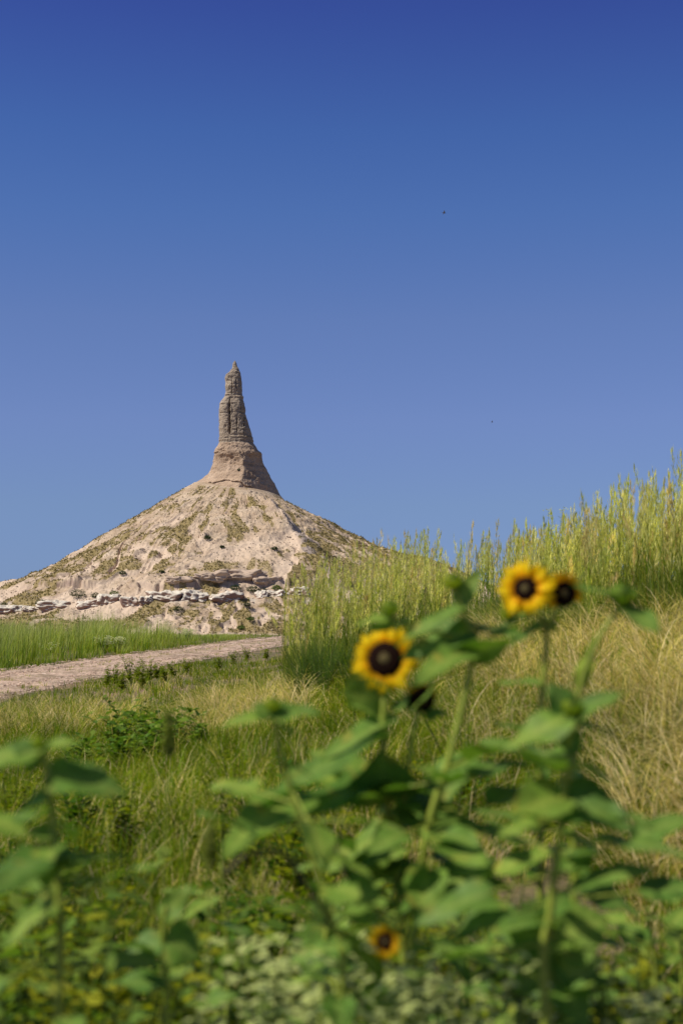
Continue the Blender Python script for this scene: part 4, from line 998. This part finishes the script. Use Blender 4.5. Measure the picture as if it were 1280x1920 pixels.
for i, (px, D, ty, lab) in enumerate([(1220, 2.4, 1700, 'dense sunflower foliage against the frame edge, without any bud'), (880, 2.5, 1760, 'short sunflower shoot just behind the pale flowered weeds'), (420, 2.6, 1620, 'thin sunflower shoot with few leaves between the two wide plants'), (1270, 2.8, 1640, 'sunflower shoot below the straw bank')]):
    r = plant_root('sunflower_shoot', px, D, lab, 'sunflower', 'young sunflower shoots near the camera')
    pts = [(px, 2000), (px + 8, (2000 + ty) // 2), (px - 6, ty)]
    stem_px(r, D, pts, .005, .002, ground=1); auto_leaves(r, D, pts, 9, .065, 60 + i)

# ------------------------------------------------------------------ weeds as individual plants
def acc_plant(name, loc, label, cat, group, parts):
    root = empty(name, loc); tag(root, label, cat, group)
    for nm, acc, mat in parts: acc.build(nm, mat, root)
    return root
M_foliage = mat_attr('weed_foliage', .6, .36, .12)
def leafy_weed(h, nst, nleaf, L, Wf, cols, seed, spread=.5, flower=None):
    """branching herb: stems and small pointed leaves; local coordinates"""
    g = np.random.default_rng(seed); S = Acc(); Lf = Acc(); Fl = Acc()
    for k in range(nst):
        a = g.uniform(0, 6.28); ln = g.uniform(.05, 1) * spread; hh = h * g.uniform(.7, 1.05)
        t = np.linspace(0, 1, 6); px = np.cos(a) * ln * hh * t ** 1.3; py = np.sin(a) * ln * hh * t ** 1.3; pz = hh * (t - .15 * ln * t ** 2)
        V, F = tube_np(list(zip(px, py, pz)), [.003 * (1 - .6 * q) for q in t], 4)
        for f in F: S.add(V, f, np.tile([[.11, .16, .04]], (len(V), 1)))
        n = nleaf; f = g.uniform(.08, 1, n); bx = np.interp(f, t, px); by = np.interp(f, t, py); bz = np.interp(f, t, pz)
        aa = g.uniform(0, 6.28, n); up = g.uniform(.0, .9, n); l = L * g.uniform(.5, 1.1, n) * (1.15 - .55 * f)
        d = np.stack([np.cos(aa), np.sin(aa), up], -1); d /= np.linalg.norm(d, axis=1)[:, None]
        sd = np.stack([-np.sin(aa), np.cos(aa), g.normal(0, .3, n)], -1) * (l * Wf / 2)[:, None]
        b0 = np.stack([bx, by, bz], -1); mid = b0 + d * (l * .5)[:, None]; tip = b0 + d * l[:, None] - np.array([0, 0, .15]) * l[:, None]
        V = np.stack([b0, mid - sd, tip, mid + sd], 1).reshape(-1, 3); c = np.array(cols)[g.integers(0, len(cols), n)] * g.uniform(.8, 1.2, (n, 1))
        Lf.add(V, np.arange(n * 4).reshape(-1, 4), np.repeat(c, 4, 0))
        if flower:
            n = flower[0]; rr = flower[1]; c3 = np.stack([px[-1] + g.normal(0, .025, n), py[-1] + g.normal(0, .025, n), pz[-1] + g.uniform(-.05, .02, n)], -1)
            ang = np.linspace(0, 2 * math.pi, 7)[:-1]; tilt = g.normal(0, .4, (n, 1))
            V = np.stack([c3[:, 0:1] + rr * np.cos(ang), c3[:, 1:2] + rr * np.sin(ang) * .8, c3[:, 2:3] + rr * np.sin(ang) * (-.5) + tilt * rr * np.cos(ang)], -1).reshape(-1, 3)
            Fl.add(V, np.arange(n * 6).reshape(-1, 6), np.tile([flower[2]], (n * 6, 1)) * np.repeat(g.uniform(.8, 1.1, (n, 1)), 6, 0))
    out = [('stems', S, M_foliage), ('foliage', Lf, M_foliage)]
    if flower: out.append(('blossoms', Fl, M_foliage))
    return out
WG = [(.13, .185, .006), (.18, .225, .009), (.23, .26, .014)]
def put(name, px, D, label, cat, group, parts):
    x = (px - 640) / FPX * D; return acc_plant(name, (x, D, Gf(x, D)), label, cat, group, parts)
# upright weeds along the near edge of the trail
for i, (px, D) in enumerate([(205, 21.0), (218, 21.6), (232, 20.4), (246, 22.2), (258, 22.0), (270, 20.8), (283, 22.6), (296, 23.0), (309, 22.4), (326, 24), (352, 25), (410, 27), (440, 28.5), (463, 30), (500, 31)]):
    h = [.30, .34, .26, .42, .30, .50, .34, .26, .24, .26, .28, .24, .3, .36, .22][i]
    put('upright_weed', px, D, 'upright leafy weed edging the trail, the %s from the left' % ORD[i], 'weed', 'upright weeds along the trail edge', leafy_weed(h, 7, 26, .085, .34, WG, 100 + i, .45))
# feathery dark green weeds in front of the seeding grass
FG = [(.07, .15, .010), (.10, .18, .013), (.05, .115, .008)]
FWX = sorted([545, 575, 600, 622, 645, 560, 610, 585, 1060, 1090, 690, 930, 655, 1010])
for i, (px, D, h) in enumerate([(545, 14.5, .40), (575, 14.2, .50), (600, 13.8, .52), (622, 14.2, .5), (645, 13.8, .46), (560, 13.4, .36), (610, 13.2, .4), (585, 15, .55), (1060, 13, .45), (1090, 12.8, .5), (690, 14, .4), (930, 13, .4), (655, 13, .34), (1010, 13.3, .4)]):
    put('feathery_weed', px, D, ('bushy dark green weed with feathery leaves below the seeding grass, %s from the left' % ORD[FWX.index(px)]), 'weed', 'feathery weeds at the foot of the bank', leafy_weed(h, 26, 70, .05, .09, FG, 200 + i, .5))
# white flowering clumps beyond the trail
for i, (px, D, lab) in enumerate([(196, 35, 'rounded grey-green clump dotted with white flowers beyond the trail, the larger one'), (224, 35.5, 'white dotted flowering plant touching the side of the larger clump'), (352, 43.5, 'low clump of white flowers where the tall green grass ends'), (95, 32.5, 'faint sparse white flowering plant among grass near the frame edge')]):
    put('white_flower_clump', px, D, lab, 'flowering plant', 'white flowering clumps beyond the trail', leafy_weed([.42, .38, .4, .36][i], [34, 22, 26, 10][i], 22, .06, .3, [(.14, .18, .09), (.11, .15, .06)], 300 + i, .75, (9, .013, (.75, .75, .68))))
for i, (px, D, h) in enumerate([(1028, 15, 1.28), (1046, 15.2, 1.25), (1105, 13.5, 1.1), (1118, 13.8, 1.12), (905, 17, 1.0), (915, 17.3, 1.05), (1130, 13.6, 1.05)]):
    put('white_flower_stalk', px, D, 'thin stalk with tiny white flowers rising inside the seeding grass', 'flowering plant', 'white flower stalks inside the seeding grass', leafy_weed(h, 3, 30, .07, .2, [(.15, .2, .06)], 330 + i, .12, (9, .009, (.8, .8, .7))))
# dark leafy clump of young sunflowers in the middle distance
for i, (px, D, h, lab) in enumerate([(225, 11.5, .42, 'dark leafy plant at the left of the mid meadow clump'), (262, 11.8, .50, 'tallest dark leafy plant of the mid meadow clump, with a drooping top'), (300, 11.2, .42, 'leafy plant in the mid meadow clump beside a yellow bud'), (340, 11.5, .40, 'leafy plant at the right of the mid meadow clump'), (270, 10.4, .36, 'low leafy plant in front of the mid meadow clump'), (150, 10.2, .34, 'leafy plant with broad flat top leaf, in straw left of the clump'), (372, 10.6, .34, 'small plant with one long slanting leaf, right of the clump'), (215, 10.0, .34, 'shaded leafy plant below the mid meadow clump')]):
    put('broadleaf_plant', px, D, lab, 'plant', 'broad leaved plants in the mid meadow', leafy_weed(h * .85, 10, 15, .13, .5, [(.09, .18, .02), (.13, .22, .03), (.18, .26, .035)], 400 + i, .95))
# weeds filling the near ground
for i in range(84):
    D = random.uniform(2.3, 6.8); px = random.uniform(-60, 1340)
    x = (px - 640) / FPX * D
    if bare(np.array([x]), np.array([D]))[0] > .25 or (px > 1080 and D > 4.5): continue
    h = random.uniform(.22, .5)
    k = i % 3
    put('meadow_weed', px, D, 'soft blurred green weed in the grass behind the sunflowers', 'weed', 'green weeds in the near meadow', leafy_weed(h, random.randint(8, 14), 22, random.choice([.05, .075, .1]), random.choice([.25, .4, .5]), [WG, FG, [(.20, .22, .008), (.27, .27, .015)]][k], 500 + i, .6))
for i in range(44):
    D = random.uniform(2.2, 3.3); px = random.uniform(-80, 1360); topy = random.uniform(1700, 1900) if not 480 < px < 960 else random.uniform(1800, 1930)
    x = (px - 640) / FPX * D; h = at(px, topy, D).z - Gf(x, D)
    put('tall_meadow_weed', px, D, 'tall soft weed reaching up between the sunflowers at the bottom edge', 'weed', 'tall weeds at the bottom edge', leafy_weed(h, random.randint(8, 12), 40, random.choice([.05, .08]), random.choice([.3, .5]), [WG, FG, [(.20, .22, .008), (.28, .29, .015)]][i % 3], 600 + i, .4))
for i, (px, topy, D) in enumerate([(500, 1825, 1.90), (560, 1845, 1.98), (610, 1775, 2.20), (660, 1825, 1.98), (760, 1815, 2.05), (800, 1835, 1.90), (860, 1785, 2.13), (905, 1725, 2.28), (920, 1805, 1.98), (840, 1865, 1.82), (400, 1865, 1.82), (1240, 1845, 1.98), (540, 1785, 2.28), (880, 1845, 1.82), (620, 1865, 1.82), (950, 1765, 2.20)]):
    x = (px - 640) / FPX * D; h = at(px, topy, D).z - Gf(x, D)
    put('pale_flowered_weed', px, D, 'pale weed with clusters of tiny cream flowers at the bottom edge', 'weed', 'cream flowered weeds at the bottom edge', leafy_weed(h, 9, 30, .035, .45, [(.18, .24, .10), (.13, .19, .06), (.24, .29, .14)], 700 + i, .35, (12, .0075, (.74, .76, .56))))
BL = [(.15, .22, .03), (.11, .19, .025), (.19, .26, .04)]
BLX = sorted([430, 520, 620, 690, 850, 930, 1000, 1080, 1150, 1220, 1280, 20, 120, 210, 0, 170, 1120, 960, 360, 60])
for i, (px, topy, D) in enumerate([(430, 1640, 2.9), (520, 1690, 2.7), (620, 1640, 3.0), (690, 1720, 2.6), (850, 1680, 2.8), (930, 1650, 3.0), (1000, 1720, 2.6), (1080, 1700, 2.7), (1150, 1670, 2.9), (1220, 1740, 2.6), (1280, 1690, 2.9), (20, 1560, 2.9), (120, 1640, 2.8), (210, 1600, 3.1), (0, 1700, 2.5), (170, 1740, 2.5), (1120, 1790, 2.3), (960, 1790, 2.4), (360, 1760, 2.5), (60, 1800, 2.3)]):
    x = (px - 640) / FPX * D; h = at(px, topy, D).z - Gf(x, D)
    put('broadleaf_weed', px, D, ('bushy broad leaved weed beneath the sunflowers, the %s from the left among them' % ORD[BLX.index(px)]), 'weed', 'broad leaved weeds beneath the sunflowers', leafy_weed(h, 9, 20, .10, .55, BL, 800 + i, .35))
# lone green seed heads near the camera
for i, (px, topy, D, lab) in enumerate([(316, 1345, 2.4, 'blurred upright green seed head before the straw patch'), (395, 1540, 2.0, 'olive blurred seed head low between leaves')]):
    p = at(px, topy, D); g = Gf(p.x, D); root = empty('seed_head', (p.x, D, g)); tag(root, lab, 'grass stem', 'single seed heads near the camera')
    h = p.z - g; add_stem(root, [(p.x - .02, D, g), (p.x - .01, D, g + h * .5), (p.x, D, g + h * .9)], .002, .0015)
    V, F, col = leaf_cloud(260, .008, .008, .045, .006, [(.20, .25, .04), (.25, .28, .06)], i + 70); V[:, 2] += h - .04
    link('spike', mesh_np('spike', V, F, attrs={'col': col}), M_foliage, root)

# ------------------------------------------------------------------ birds
M_bird = mat_plain('bird_feathers', (.04, .03, .03), .7)
for px, py, D, sc_, lab in ((832, 399, 70, .115, 'small dark swallow banking high in the blue sky'), (922, 791, 110, .10, 'tiny distant bird speck low in the sky, right of the spire')):
    V, F = tube_np([(0, -.8, 0), (0, -.5, .02), (0, 0, .03), (0, .5, 0), (0, .8, 0)], [.02, .13, .16, .09, .02], 8)
    root = empty('bird', at(px, py, D)); tag(root, lab, 'bird'); root.rotation_euler = (R(20), R(-50), R(70)); root.scale = (sc_,) * 3
    link('body', mesh_np('body', V, F), M_bird, root)
    for s in (1, -1):
        wv = np.array([(.1 * s, -.3, .05), (.1 * s, .25, .05), (.7 * s, -.2, .25), (.7 * s, .18, .25), (1.4 * s, .25, .15), (1.35 * s, .35, .15)]); th_ = wv.copy(); th_[:, 2] -= .03
        link('wing', mesh_np('wing', np.vstack([wv, th_]), np.array([(0, 1, 3, 2), (2, 3, 5, 4), (6, 8, 9, 7), (8, 10, 11, 9), (0, 2, 8, 6), (2, 4, 10, 8), (1, 7, 9, 3), (3, 9, 11, 5)]), smooth=False), M_bird, root)
    link('tail', mesh_np('tail', np.array([(-.05, .7, 0), (.05, .7, 0), (.16, 1.15, 0), (0, 1.0, .02), (-.16, 1.15, 0), (0, .9, -.04)]), np.array([(0, 1, 3), (1, 2, 3), (0, 3, 4), (0, 5, 1), (5, 3, 2), (5, 4, 3)]), smooth=False), M_bird, root)
